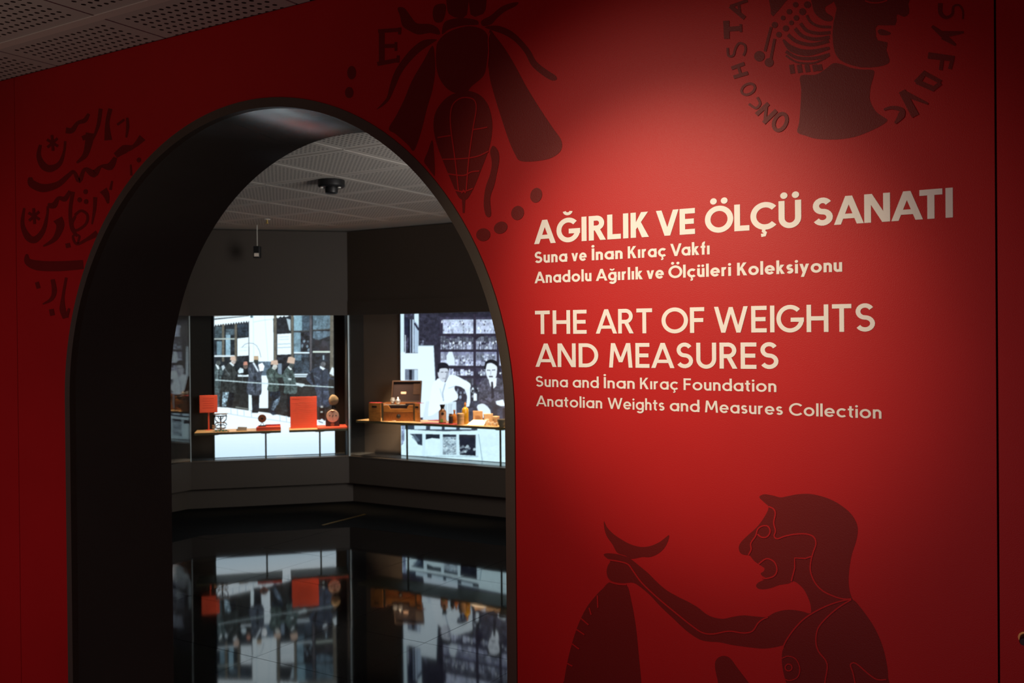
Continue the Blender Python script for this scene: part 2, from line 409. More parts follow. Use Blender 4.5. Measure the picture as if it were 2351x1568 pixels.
# ------------------------------------------------------------------ lettering
class G:
    """glyph made of flat strokes in a space where the cap height is 1"""
    def __init__(s, w): s.w = w; s.p = []; s.same = []
    def rect(s, x0, y0, x1, y1): s.p.append([(x0, y0), (x1, y0), (x1, y1), (x0, y1)])
    def diag(s, xb, yb, xt, yt, k=1.0):
        dx, dy = xt - xb, yt - yb; h = s.w * k * math.hypot(dx, dy) / abs(dy) / 2
        s.p.append([(xb - h, yb), (xb + h, yb), (xt + h, yt), (xt - h, yt)])
    def line(s, pts):
        h = s.w / 2; P = [Vector(p) for p in pts]; Lp = []; Rp = []
        for i, p in enumerate(P):
            a = P[max(i - 1, 0)]; c = P[min(i + 1, len(P) - 1)]; t = (c - a).normalized(); nn = Vector((-t.y, t.x)) * h
            Lp.append(p + nn); Rp.append(p - nn)
        for i in range(len(P) - 1):
            if i: s.same.append(len(s.p))
            s.p.append([tuple(Lp[i]), tuple(Rp[i]), tuple(Rp[i + 1]), tuple(Lp[i + 1])])
    def arc(s, cx, cy, rx, ry, a0, a1):
        """rx, ry are OUTER radii"""
        n = max(6, int(abs(a1 - a0) / 7)); w = s.w; pr = None
        for k in range(n + 1):
            a = R(a0 + (a1 - a0) * k / n); c, sn = math.cos(a), math.sin(a)
            cur = ((cx + rx * c, cy + ry * sn), (cx + (rx - w) * c, cy + (ry - w) * sn))
            if pr:
                if k > 1: s.same.append(len(s.p))
                s.p.append([pr[0], pr[1], cur[1], cur[0]])
            pr = cur
    def disc(s, cx, cy, r): s.p.append([(cx + r * math.cos(k * math.pi / 9), cy + r * math.sin(k * math.pi / 9)) for k in range(18)])
def ess(g, W, H):
    w = g.w; r = (H - w) / 4; rx = (W - w) / 2; cx = W / 2; pts = []
    for k in range(0, 15):
        a = R(28 + (270 - 28) * k / 14); pts.append((cx + rx * .93 * math.cos(a), H - w / 2 - r + r * math.sin(a)))
    for k in range(1, 15):
        a = R(90 - (90 + 152) * k / 14); pts.append((cx + rx * math.cos(a), w / 2 + r + r * math.sin(a)))
    g.line(pts)
X = .70; ASC = 1.04
def glyph(c, w):
    g = G(w); p = g; W = .3
    if c in 'OÖ': W = 1.0; p.arc(.5, .5, .5, .512, 0, 360)
    elif c in 'CÇ': W = .86; p.arc(.5, .5, .5, .512, 42, 318)
    elif c in 'GĞ': W = .93; p.arc(.48, .5, .48, .512, 44, 352); p.rect(.50, .5 - w * .75, .96, .5 + w * .25)
    elif c in 'UÜ': W = .74; p.rect(0, .37, w, 1); p.rect(W - w, .37, W, 1); p.arc(W / 2, .37, W / 2, .382, 180, 360)
    elif c == 'D': W = .80; p.rect(0, 0, w, 1); p.rect(w * .9, 1 - w, .32, 1); p.rect(w * .9, 0, .32, w); p.arc(.30, .5, .50, .5, -90, 90)
    elif c == 'R': W = .64; p.rect(0, 0, w, 1); p.rect(w * .9, 1 - w, .34, 1); p.rect(w * .9, .40, .34, .40 + w); p.arc(.31, .70, .30, .30, -90, 90); p.diag(.56, 0, .33, .45)
    elif c == 'S': W = .64; ess(p, W, 1.01)
    elif c == 'A': W = .90; p.diag(w * .52, 0, .45, 1); p.diag(.90 - w * .52, 0, .45, 1); p.rect(.22, .20, .68, .20 + w * .85)
    elif c == 'V': W = .84; p.diag(.42, 0, w * .52, 1); p.diag(.42, 0, .84 - w * .52, 1)
    elif c == 'W': W = 1.26; h = w * .52; p.diag(.35, 0, h, 1); p.diag(.35, 0, .63, .98, .92); p.diag(.91, 0, .63, .98, .92); p.diag(.91, 0, W - h, 1)
    elif c == 'M': W = .96; p.diag(w * .5, 0, .13 + w * .2, 1); p.diag(W - w * .5, 0, W - .13 - w * .2, 1); p.diag(.48, .22, .13 + w * .3, 1, .9); p.diag(.48, .22, W - .13 - w * .3, 1, .9)
    elif c == 'N': W = .76; p.rect(0, 0, w, 1); p.rect(W - w, 0, W, 1); p.p.append([(0, 1), (w * 1.15, 1), (W, 0), (W - w * 1.15, 0)])
    elif c == 'K': W = .68; p.rect(0, 0, w, 1); p.p.append([(w, .62), (w, .36), (.66 - w * 1.25, 1), (.66, 1)][::1]); p.p[-1] = [(w * .9, .30), (w * .9, .30 + w * 1.35), (.65 - w * 1.28, 1), (.65, 1)]; p.p.append([(.27, .60), (.27 + w * .35, .36), (.68 - w * 1.3, 0), (.68, 0)]); p.p[-1] = [(.68 - w * 1.3, 0), (.68, 0), (.36, .66), (.22, .52)]
    elif c in 'EF':
        W = .56 if c == 'E' else .53; p.rect(0, 0, w, 1); p.rect(w * .9, 1 - w, W, 1); p.rect(w * .9, .5 - w / 2, W * .93, .5 + w / 2)
        if c == 'E': p.rect(w * .9, 0, W, w)
    elif c == 'L': W = .52; p.rect(0, 0, w, 1); p.rect(w * .9, 0, W, w)
    elif c == 'T': W = .64; p.rect(W / 2 - w / 2, 0, W / 2 + w / 2, 1); p.rect(0, 1 - w, W, 1)
    elif c == 'H': W = .74; p.rect(0, 0, w, 1); p.rect(W - w, 0, W, 1); p.rect(w * .9, .5 - w / 2, W - w * .9, .5 + w / 2)
    elif c in 'Iİ': W = w; p.rect(0, 0, w, 1)
    # lower case
    elif c in 'nhm':
        r = .26; p.rect(0, 0, w, ASC if c == 'h' else X); p.arc(r, X - r - .0, r, r + .01, 0, 180); p.rect(2 * r - w, 0, 2 * r, X - r + .005); W = 2 * r
        if c == 'm': p.arc(3 * r - w, X - r, r, r + .01, 0, 180); p.rect(4 * r - 2 * w, 0, 4 * r - w, X - r + .005); W = 4 * r - w
    elif c in 'uü': r = .26; p.rect(0, r, w, X); p.arc(r, r, r, r + .01, 180, 360); p.rect(2 * r - w, 0, 2 * r, X); W = 2 * r
    elif c in 'adgğ':
        r = X / 2 + .01; W = .66; p.arc(r * .95, X / 2, r * .95, r, 0, 360); p.rect(W - w, 0, W, X)
        if c == 'd': p.rect(W - w, 0, W, ASC)
        if c in 'gğ': p.rect(W - w, -.08, W, X); p.arc(W - .31, -.03, .31, .27, -150, 0)
    elif c == 'o': r = X / 2 + .01; W = 2 * r * .97; p.arc(W / 2, X / 2, W / 2, r, 0, 360)
    elif c in 'cç': r = X / 2 + .01; W = .60; p.arc(r * .97, X / 2, r * .97, r, 45, 315)
    elif c == 'e': r = X / 2 + .01; W = .66; p.arc(W / 2, X / 2, W / 2, r, 0, 322); p.rect(w * .6, X / 2 - w * .42, W - .005, X / 2 + w * .38)
    elif c == 's': W = .46; ess(p, W, X + .01)
    elif c == 'v': W = .58; p.diag(.29, 0, w * .52, X); p.diag(.29, 0, .58 - w * .52, X)
    elif c == 'y': W = .60; p.diag(.30, .02, w * .52, X); p.diag(.18, -.28, .60 - w * .52, X)
    elif c == 'r': W = .36; p.rect(0, 0, w, X); p.arc(.27, X - .27, .27, .28, 75, 180)
    elif c == 't': W = .36; p.rect(.09, 0.14, .09 + w, .90); p.rect(0, X - w * .85, .36, X); p.arc(.09 + .20, .20, .20, .21, 180, 280)
    elif c == 'f': W = .36; p.rect(.09, 0, .09 + w, .80); p.rect(0, X - w * .85, .35, X); p.arc(.09 + .22, .80, .22, .24, 85, 180)
    elif c == 'k': W = .54; p.rect(0, 0, w, ASC); p.p.append([(w * .9, .20), (w * .9, .20 + w * 1.4), (.52 - w * 1.35, X), (.52, X)]); p.p.append([(.55 - w * 1.3, 0), (.55, 0), (.30, .46), (.18, .36)])
    elif c in 'ıi': W = w; p.rect(0, 0, w, X)
    elif c == 'l': W = w; p.rect(0, 0, w, ASC)
    cx = W / 2; dr = w * .60
    if c in 'ÖÜ': p.disc(cx - .19, 1.19, dr); p.disc(cx + .19, 1.19, dr)
    if c == 'ü': p.disc(cx - .14, X + .19, dr * .9); p.disc(cx + .14, X + .19, dr * .9)
    if c in 'Ğğ':
        y = 1.30 if c == 'Ğ' else X + .30; sw = p.w; p.w = w * .62; p.arc(cx, y, .20, .19, 190, 350); p.w = sw
    if c == 'İ': p.disc(cx, 1.18, dr)
    if c == 'i': p.disc(cx, X + .20, dr * .95)
    if c in 'Çç': sw = p.w; p.w = w * .62; p.line([(cx + .03, .02), (cx + .01, -.07), (cx + .07, -.12), (cx + .05, -.20), (cx - .07, -.215)]); p.w = sw
    lay = []; n = -1
    for i in range(len(g.p)):
        if i not in g.same: n += 1
        lay.append(n)
    return list(zip(g.p, lay)), W
def layout(word, w, gap):
    x = 0; out = []
    pair = {'AT': -.13, 'TA': -.1, 'AV': -.1, 'LÇ': 0, 'VE': .0, 'Va': -.06, 'Ko': -.02, 'AN': -.02, 'We': -.05, 'AR': -.02}
    for i, c in enumerate(word):
        ps, W = glyph(c, w)
        if i: x += gap + pair.get(word[i - 1] + c, 0) - (.05 if c in 'AVOÖCÇG' else 0) - (.05 if word[i - 1] in 'AVOÖ' else 0)
        out.append([([(px + x, py) for px, py in q], l) for q, l in ps]); x += W
    return out, x
def text_line(words, spans, base, cap, w, gap, label):
    """words on the wall between photographed x positions; base = two points of the base line; cap = cap height in metres"""
    (x0, y0), (x1, y1) = base; k = (y1 - y0) / (x1 - x0)
    root = thing('wall_lettering', label, 'lettering', group='cream lettering on the red wall')
    for wd, (a, b) in zip(words, spans):
        pa = wallpt(a, y0 + k * (a - x0)); pb = wallpt(b, y0 + k * (b - x0))
        polys, Wd = layout(wd, w, gap); sx = (pb[0] - pa[0]) / Wd; sl = (pb[1] - pa[1]) / (pb[0] - pa[0])
        for letter in polys:
            mb = MB()
            for q, l in letter:
                mb.add([(pa[0] + px * sx, WY - .0008 - l * .00012, pa[1] + py * cap + px * sx * sl) for px, py in q], [tuple(range(len(q)))])
            mb.build('letter', 'letter', root)
    return root
zc = lambda x: 1200 + x * .4466
zy = lambda y: 420 + y * .4466
def SP(*xs): return [(zc(xs[i]), zc(xs[i + 1])) for i in range(0, len(xs), 2)]
def capm(x, ytop, ybot): return wallpt(zc(x), zy(ytop))[1] - wallpt(zc(x), zy(ybot))[1]
def BL(x0, y0, x1, y1): return ((zc(x0), zy(y0)), (zc(x1), zy(y1)))
c1 = capm(2190, 25, 178); c2 = capm(1110, 410, 476); c4 = capm(100, 657, 777); c6 = capm(860, 1005, 1065)
text_line(['AĞIRLIK', 'VE', 'ÖLÇÜ', 'SANATI'], SP(60, 650, 687, 887, 938, 1433, 1490, 2212), BL(60, 315, 2212, 177), c1, .20, .085, 'largest bold cream heading in capitals, top line of the wall text')
text_line(['Suna', 've', 'İnan', 'Kıraç', 'Vakfı'], SP(62, 230, 252, 330, 356, 515, 541, 738, 760, 962), BL(62, 413, 962, 367), c2, .19, .10, 'shorter bold cream line just under the largest heading')
text_line(['Anadolu', 'Ağırlık', 've', 'Ölçüleri', 'Koleksiyonu'], SP(62, 355, 377, 618, 638, 727, 750, 1072, 1103, 1643), BL(62, 516, 1643, 456), c2, .19, .10, 'longer bold cream line ending Koleksiyonu, below the Vakfı line')
text_line(['THE', 'ART', 'OF', 'WEIGHTS'], SP(65, 330, 377, 667, 715, 935, 985, 1812), BL(65, 777, 1812, 764), c4, .155, .12, 'medium-weight cream capitals reading THE ART OF WEIGHTS')
text_line(['AND', 'MEASURES'], SP(67, 390, 445, 1316), BL(67, 945, 1316, 957), c4, .155, .12, 'medium-weight cream capitals reading AND MEASURES')
text_line(['Suna', 'and', 'İnan', 'Kıraç', 'Foundation'], SP(68, 233, 258, 392, 418, 577, 604, 800, 828, 1305), BL(68, 1047, 1305, 1075), c6, .155, .11, 'cream line ending Foundation, under AND MEASURES')
text_line(['Anatolian', 'Weights', 'and', 'Measures', 'Collection'], SP(70, 410, 438, 730, 757, 910, 938, 1338, 1370, 1845), BL(70, 1147, 1845, 1212), c6, .155, .11, 'lowest and longest of the English lines, ending Collection')

# ------------------------------------------------------------------ printed figures on the red wall
class Print:
    def __init__(s, name, label, ox, oy, k, cat='wall print'):
        s.o = thing(name, label, cat, (0, 0, 0)); s.T = lambda p: wallpt(ox + p[0] * k, oy + p[1] * k); s.k = k
        s.n = 0
    def out(s, mb, light): s.n += 1; mb.build('outline' if light else 'silhouette', 'red' if light else 'decal', s.o)
    def Y(s, light): return WY - (.0020 if light else .0006) - s.n * .00003
    def _fill(s, mb, pts, y):
        q = [s.T(p) for p in pts]
        q = [(x, min(z, CEIL - .004)) for x, z in q]
        tris = tessellate_polygon([[Vector((x, z, 0)) for x, z in q]])
        mb.add([(x, y, z) for x, z in q], tris)
    def fill(s, pts, smooth=5, light=False):
        mb = MB(); s._fill(mb, catmull(pts, smooth) if smooth else pts, s.Y(light)); s.out(mb, light)
    def ell(s, cx, cy, rx, ry, rot=0, light=False):
        c, sn = math.cos(R(rot)), math.sin(R(rot)); pts = []
        for k in range(20):
            a = 2 * math.pi * k / 20; x, y = rx * math.cos(a), ry * math.sin(a); pts.append((cx + x * c - y * sn, cy + x * sn + y * c))
        s.fill(pts, 0, light)
    def stroke(s, pts, w, smooth=5, light=False, closed=False):
        """w: width or list of widths"""
        ws = w if isinstance(w, (list, tuple)) else [w] * len(pts)
        P = catmull(pts, smooth, closed) if smooth else list(pts)
        n = len(P); L = []; Rr = []
        for i, p in enumerate(P):
            a = P[i - 1] if (i or closed) else p; c = P[(i + 1) % n] if (i < n - 1 or closed) else p
            t = Vector((c[0] - a[0], c[1] - a[1]));
            if t.length < 1e-6: t = Vector((1, 0))
            t.normalize(); u = i / max(n - 1, 1) * (len(ws) - 1); j = min(int(u), len(ws) - 2) if len(ws) > 1 else 0
            ww = (ws[j] + (ws[j + 1] - ws[j]) * (u - j)) / 2 if len(ws) > 1 else ws[0] / 2
            L.append((p[0] - t.y * ww, p[1] + t.x * ww)); Rr.append((p[0] + t.y * ww, p[1] - t.x * ww))
        mb = MB(); y = s.Y(light)
        Lw = [s.T(p) for p in L]; Rw = [s.T(p) for p in Rr]
        for i in range(n if closed else n - 1):
            j = (i + 1) % n
            q = [Lw[i], Rw[i], Rw[j], Lw[j]]; q = [(x, min(z, CEIL - .004)) for x, z in q]
            mb.add([(x, y, z) for x, z in q], [(0, 1, 2, 3)])
        s.out(mb, light)
    def done(s): pass

# man with raised bird-like crescent and cloth
m = Print('man_figure_print', 'dark red silhouette of a man in profile reaching out, low on the wall', 1260, 1100, .3573)
m.fill([(1353, 115), (1385, 97), (1440, 105), (1490, 117), (1540, 108), (1600, 97), (1680, 95), (1770, 115), (1850, 150), (1925, 205), (1968, 262), (1985, 320), (1975, 395), (1945, 490), (1928, 600), (1928, 690), (1948, 765), (1975, 790), (2030, 860), (2090, 950), (2140, 1060), (2170, 1180), (2180, 1280), (2170, 1450), (1560, 1450), (1535, 1340), (1512, 1260), (1498, 1180), (1500, 1110), (1512, 1068),
        (1460, 1078), (1380, 1088), (1290, 1080), (1180, 1065), (1100, 1048), (1020, 1042), (960, 1025), (880, 970), (800, 895), (720, 820), (650, 745), (585, 690), (540, 665), (480, 668), (420, 660), (385, 640), (372, 600), (378, 560), (395, 530), (392, 518), (370, 505), (353, 485), (375, 476), (430, 480), (490, 495), (530, 515), (580, 555), (640, 605), (700, 665), (760, 715), (830, 755), (900, 790), (960, 825), (1010, 865), (1060, 888), (1120, 897), (1180, 885), (1250, 875), (1330, 882), (1400, 885), (1450, 858), (1510, 842), (1570, 840), (1630, 850), (1680, 862),
        (1684, 820), (1670, 770), (1640, 710), (1600, 670), (1568, 655), (1540, 670), (1480, 680), (1430, 698), (1380, 707), (1345, 702), (1332, 685), (1345, 665), (1378, 648), (1392, 632), (1372, 622), (1362, 605), (1380, 592), (1385, 572), (1355, 550), (1320, 525), (1290, 490), (1262, 487), (1232, 475), (1221, 440), (1235, 405), (1280, 360), (1340, 305), (1390, 235), (1412, 180), (1385, 150)], 4)
m.fill([(385, 665), (430, 675), (500, 680), (530, 780), (560, 950), (580, 1150), (595, 1310), (600, 1450), (85, 1450), (100, 1290), (130, 1130), (180, 960), (240, 830), (310, 740), (350, 700)], 4)
m.fill([(355, 270), (375, 310), (420, 355), (480, 395), (530, 420), (590, 435), (650, 430), (710, 405), (750, 375), (773, 360), (765, 400), (740, 445), (700, 480), (650, 500), (600, 500), (530, 512), (490, 490), (440, 472), (410, 420), (375, 370), (358, 320)], 4)
m.fill([(1068, 1200), (1080, 1155), (1120, 1135), (1165, 1150), (1210, 1210), (1260, 1275), (1300, 1330), (1380, 1450), (1130, 1450), (1085, 1290)], 4)
LW = 9
for pts in ([(1413, 175), (1445, 190), (1457, 220), (1447, 280), (1458, 330), (1450, 365), (1470, 382), (1520, 365), (1590, 352), (1660, 352), (1705, 372), (1718, 415), (1700, 470), (1685, 530), (1683, 590), (1710, 660), (1760, 715), (1830, 750), (1890, 768), (1945, 768)],
            [(1285, 485), (1302, 450), (1300, 410), (1330, 365), (1345, 320), (1375, 300), (1410, 302), (1424, 335), (1405, 368), (1370, 372), (1342, 352)],
            [(1350, 545), (1400, 510), (1450, 530), (1468, 580), (1450, 620), (1400, 637), (1368, 632)],
            [(390, 518), (450, 527), (510, 545), (545, 590), (600, 665), (700, 760), (820, 860), (920, 940), (990, 985), (1060, 993), (1160, 975), (1250, 987), (1310, 975), (1345, 925), (1375, 900), (1410, 885)],
            [(1945, 768), (1850, 790), (1750, 830), (1650, 890), (1580, 960), (1530, 1030), (1508, 1075)],
            [(1945, 772), (1860, 825), (1780, 895), (1730, 960), (1718, 1040), (1735, 1105), (1790, 1185), (1775, 1310), (1770, 1450)],
            [(1970, 1310), (1955, 1240), (1940, 1190), (1975, 1182), (2050, 1245), (2110, 1285), (2170, 1285)],
            [(385, 655), (440, 672), (500, 677)]):
    m.stroke(pts, LW, 4, True)
m.stroke([(1690, 495), (1650, 508), (1582, 505), (1582, 570), (1560, 655)], LW, 0, True)
m.stroke([(1500, 1150), (1540, 1135), (1590, 1155), (1615, 1215), (1600, 1270), (1550, 1292), (1515, 1280)], 7, 4, True)
m.stroke([(1565 - 22 + 22 * math.cos(a * .628), 1208 + 22 * math.sin(a * .628)) for a in range(10)], 8, 2, True, True)
for q in ([(315, 745), (318, 825)], [(262, 825), (275, 870)], [(210, 893), (258, 935)], [(178, 962), (232, 998)], [(148, 1053), (197, 1090)], [(118, 1180), (155, 1200)]): m.stroke(q, 9, 0, True)
m.done()

b = Print('bee_print', 'dark red bee silhouette with spread wings, above the right side of the arch', 780, 0, .3699)
U = -75
b.fill([(600, 300), (610, 260), (650, 215), (720, 180), (800, 163), (870, 175), (910, 205), (925, 260), (918, 340), (905, 440), (880, 485), (820, 535), (790, 570), (730, 580), (680, 560), (640, 520), (610, 460), (598, 380)])
b.fill([(635, 195), (650, 140), (700, 118), (770, 112), (850, 125), (862, 150), (840, 156), (760, 160), (680, 183), (640, 212)])
b.fill([(670, U), (790, U), (790, 92), (735, 112), (690, 95), (668, 60)], 2); b.fill([(810, U), (905, U), (906, 60), (870, 95), (812, 90)], 2)
b.fill([(580, 60), (600, 30), (650, 25), (660, 60), (640, 130), (600, 140), (580, 110)])
b.fill([(360, 50), (400, 50), (440, 100), (480, 145), (560, 150), (610, 175), (620, 215), (560, 205), (490, 215), (430, 190), (390, 160), (375, 100)])
b.fill([(880, 130), (940, 95), (1000, 45), (1060, 20), (1110, 15), (1090, 40), (1030, 70), (980, 110), (940, 152), (890, 162)])
b.fill([(900, 168), (980, 160), (1060, 190), (1120, 240), (1180, 310), (1220, 380), (1280, 430), (1340, 470), (1345, 495), (1310, 497), (1250, 460), (1190, 405), (1150, 330), (1090, 260), (1020, 215), (950, 190)])
b.fill([(600, 245), (520, 250), (450, 300), (390, 370), (340, 450), (310, 540), (290, 610), (230, 680), (300, 630), (340, 550), (380, 460), (430, 390), (500, 320), (585, 262)])
b.fill([(575, 285), (520, 380), (450, 500), (400, 620), (350, 720), (305, 800), (345, 830), (392, 870), (430, 905), (462, 935), (505, 820), (540, 680), (575, 560), (592, 450), (590, 350)], 4)
b.fill([(930, 190), (970, 230), (1030, 310), (1090, 410), (1160, 540), (1240, 670), (1320, 790), (1370, 860), (1380, 910), (1360, 950), (1300, 985), (1200, 1002), (1120, 998), (1090, 960), (1050, 870), (1000, 720), (960, 590), (930, 470), (922, 330)])
b.fill([(740, 575), (800, 565), (870, 590), (920, 650), (945, 740), (945, 830), (925, 930), (880, 1050), (840, 1150), (800, 1225), (775, 1240), (740, 1225), (700, 1140), (650, 1020), (605, 900), (583, 790), (595, 700), (640, 630), (690, 590)])
b.stroke([(770, 1230), (770, 1322)], [22, 12], 0)
for pts in ([(740, 1185), (720, 1000), (695, 820), (690, 720), (705, 650), (750, 612), (800, 607), (840, 625), (850, 680), (830, 800), (805, 980), (788, 1180)],
            [(610, 855), (650, 848), (692, 842)], [(830, 805), (870, 800), (920, 790)], [(640, 990), (770, 985), (860, 970), (925, 940)], [(675, 1080), (770, 1090), (820, 1068), (870, 1062)], [(715, 1180), (770, 1190), (830, 1170)]):
    b.stroke(pts, 8, 4, True)
b.stroke([(935, 205), (925, 250), (928, 330), (918, 420)], 7, 4, True); b.stroke([(760, 1200), (772, 1180), (784, 1200)], 8, 2, True)
b.fill([(955, 905), (985, 940), (990, 1000), (975, 1080), (960, 1150), (935, 1230), (940, 1335), (910, 1340), (895, 1270), (905, 1170), (935, 1080), (945, 1010), (935, 940)])
b.fill([(575, 870), (548, 940), (525, 1000), (545, 1035), (578, 1080), (590, 1090), (590, 1030), (585, 950)])
for e in ((1220, 1212, 36, 47, 15), (1105, 1322, 39, 45, 20), (1000, 1413, 44, 36, -30), (892, 1457, 44, 40, -10), (75, 452, 27, 42, 0), (60, 575, 26, 35, 0)): b.ell(*e)
b.stroke([(262, 190), (262, 400)], 34, 0); b.stroke([(240, 195), (380, 185)], 24, 0); b.stroke([(262, 288), (350, 285)], 24, 0); b.stroke([(235, 398), (370, 372)], 26, 0)
b.stroke([(375, 172), (372, 215)], 18, 0); b.stroke([(350, 262), (350, 318)], 16, 0); b.stroke([(365, 345), (362, 390)], 18, 0)
b.done()

h = Print('head_medallion_print', 'brownish coin-like print of a woman in profile ringed by letters, top right', 1600, 0, .3194)
h.fill([(745, 545), (850, 538), (920, 500), (980, 455), (1040, 462), (1100, 485), (1180, 500), (1268, 505), (1270, 550), (1250, 620), (1242, 700), (1255, 750), (1290, 805), (1340, 840), (1370, 865), (1330, 900), (1240, 945), (1130, 985), (1000, 1003), (860, 998), (780, 975), (722, 950), (735, 880), (745, 760), (750, 640)], 3)
h.fill([(1005, -70), (1500, -70), (1520, 30), (1525, 95), (1490, 122), (1450, 105), (1435, 115), (1425, 182), (1300, 182), (1286, 230), (1300, 290), (1370, 305), (1362, 360), (1385, 430), (1370, 460), (1300, 480), (1180, 485), (1060, 450), (1010, 410), (985, 350), (975, 250), (985, 150), (1005, 60)], 2)
h.fill([(1300, 222), (1330, 210), (1390, 235), (1380, 252), (1320, 252)])
h.fill([(830, -70), (1000, -70), (985, 10), (925, 50), (930, 90), (975, 120), (970, 150), (920, 150), (860, 110), (832, 50)], 3)
h.fill([(530, -60), (720, -60), (640, 10), (548, 118), (530, 60)], 2)
h.stroke([(1210, 8), (1260, 22), (1320, 20), (1370, 4)], 10, 4, True)
for q, ww in (([(790, 110), (820, 160), (880, 190), (965, 195)], 20), ([(745, 168), (790, 220), (870, 240), (960, 235)], 24), ([(705, 205), (760, 260), (850, 282), (955, 268)], 26), ([(655, 250), (720, 300), (830, 322), (950, 295)], 26),
              ([(620, 285), (680, 350), (800, 380), (955, 345)], [12, 46, 46, 20]), ([(640, 370), (720, 415), (840, 420), (955, 392)], 24), ([(640, 400), (720, 448), (830, 455), (900, 430), (950, 400)], 14)):
    h.stroke(q, ww)
for x0 in (680, 735, 790, 845, 880): h.stroke([(x0, 465), (x0 + 10, 530 - (x0 - 680) * .1)], 34, 0)
for x_, y_, r_ in ((710, 35, 20), (795, 35, 25), (760, 85, 25), (665, 85, 20), (715, 130, 20), (620, 130, 17), (680, 165, 17), (560, 180, 22), (640, 205, 22), (590, 250, 20), (450, 405, 38), (520, 450, 32)): h.ell(x_, y_, r_, r_)
h.stroke([(535, 195), (490, 370)], 20, 0); h.stroke([(560, 280), (532, 425)], 20, 0)
h.stroke([(365, 5), (240, 48)], 22, 0); h.stroke([(240, 45), (345, 132)], 30, 0); h.stroke([(300, 25), (310, 95)], 20, 0)
h.stroke([(212, 150), (216, 280)], [44, 40], 0); h.stroke([(210, 212), (322, 204)], 34, 0); h.stroke([(316, 175), (318, 232)], 18, 0)
h.stroke([(222, 345), (228, 400), (262, 400), (278, 350), (305, 312), (345, 325), (350, 365), (335, 402)], 17)
h.stroke([(250, 492), (342, 458)], 26, 0); h.stroke([(265, 556), (368, 525)], 26, 0); h.stroke([(298, 478), (318, 540)], 20, 0)
h.stroke([(370 + 48 * math.cos(k * .628), 642 + 38 * math.sin(k * .628) - 12 * math.cos(k * .628)) for k in range(10)], 18, 3, False, True)
h.stroke([(435, 700), (455, 745), (425, 778), (375, 748)], 18)
h.stroke([(428, 825), (515, 745)], 30, 0); h.stroke([(480, 885), (572, 795)], 30, 0); h.stroke([(500, 765), (490, 870)], 22, 0)
h.stroke([(600 + 45 * math.cos(k * .628) + 15 * math.sin(k * .628), 878 - 60 * math.sin(k * .628)) for k in range(10)], 26, 3, False, True)
h.stroke([(1750, 25), (1752, 95), (1790, 128), (1835, 105), (1845, 50), (1885, 40), (1912, 80), (1912, 140)], [34, 30, 24, 20, 16, 14, 14, 12])
h.stroke([(1690, 190), (1780, 262)], [20, 44], 0); h.stroke([(1765, 250), (1918, 234)], [50, 16], 0); h.stroke([(1770, 262), (1860, 326)], [50, 16], 0)
h.stroke([(1662, 400), (1850, 424)], [46, 40], 0); h.stroke([(1765, 415), (1752, 505)], 26, 0); h.stroke([(1838, 425), (1818, 498)], 26, 0)
h.stroke([(1580, 600), (1645, 515)], [50, 26], 0); h.stroke([(1640, 530), (1755, 592)], 30, 0); h.stroke([(1580, 588), (1700, 640), (1752, 598)], [36, 40, 30], 0)
h.stroke([(1475, 655), (1572, 835)], [50, 56], 0); h.stroke([(1480, 668), (1662, 748)], [46, 14], 0)
h.stroke([(1345, 790), (1400, 775), (1470, 790), (1470, 830), (1425, 888)], [14, 24, 34, 50, 14])
h.done()

k = Print('calligraphy_print', 'faint dark calligraphy strokes printed on the wall left of the arch', 0, 150, .4146)
for q, ww in (([(225, 440), (215, 500), (240, 555), (280, 572), (330, 545), (355, 480), (362, 420)], [16, 26, 40, 40, 26, 14, 14]),
              ([(365, 360), (400, 360), (430, 320), (470, 305), (492, 268)], [34, 30, 20, 26, 16]),
              ([(500, 375), (490, 440), (470, 500), (425, 540)], [50, 40, 30, 10]), ([(470, 385), (480, 410)], 40),
              ([(558, 240), (545, 330), (515, 410)], [22, 20, 10]), ([(612, 240), (595, 320), (600, 415)], [24, 22, 44]),
              ([(705, 290), (708, 340), (700, 400)], [14, 18, 10]), ([(650, 330), (690, 300)], 14),
              ([(168, 620), (178, 655), (240, 680), (320, 660), (380, 610), (410, 590), (440, 640), (470, 575), (520, 600), (560, 560), (610, 560), (640, 510)], [20, 44, 46, 34, 24, 18, 26, 18, 44, 14, 44, 20]),
              ([(640, 500), (690, 465), (740, 450), (790, 400)], [30, 48, 20, 44]),
              ([(135, 790), (125, 880), (155, 950), (195, 965), (240, 915), (262, 830), (265, 780)], [12, 22, 38, 38, 26, 14, 12]),
              ([(265, 775), (300, 775), (325, 735), (360, 740), (388, 695)], [24, 34, 18, 30, 16]),
              ([(320, 850), (335, 890), (305, 960), (240, 1002)], [54, 44, 28, 8]),
              ([(405, 700), (390, 800), (398, 900), (430, 945)], [22, 20, 20, 16]),
              ([(415, 830), (450, 805), (485, 830), (475, 880), (420, 915), (400, 880), (418, 835)], 15),
              ([(572, 690), (590, 720), (600, 765)], [46, 34, 10]), ([(528, 730), (524, 800), (510, 880)], [22, 18, 8]), ([(622, 640), (612, 690)], [10, 16]),
              ([(375, 985), (380, 1010)], 26), ([(430, 985), (440, 945), (405, 945), (425, 990), (480, 965), (540, 930)], [12, 12, 12, 14, 18, 36]),
              ([(150, 1045), (155, 1085), (210, 1108), (330, 1112), (462, 1103)], [10, 40, 56, 56, 50]),
              ([(205, 1200), (215, 1235)], 22), ([(292, 1185), (302, 1250), (285, 1295), (238, 1322)], [22, 28, 20, 6]),
              ([(368, 1175), (350, 1280), (348, 1350), (362, 1400)], [14, 16, 34, 26]), ([(368, 1395), (385, 1345)], [22, 12]), ([(285, 1350), (292, 1385)], 26),
              ([(725, 550), (728, 610)], [8, 12])):
    k.stroke(q, ww)
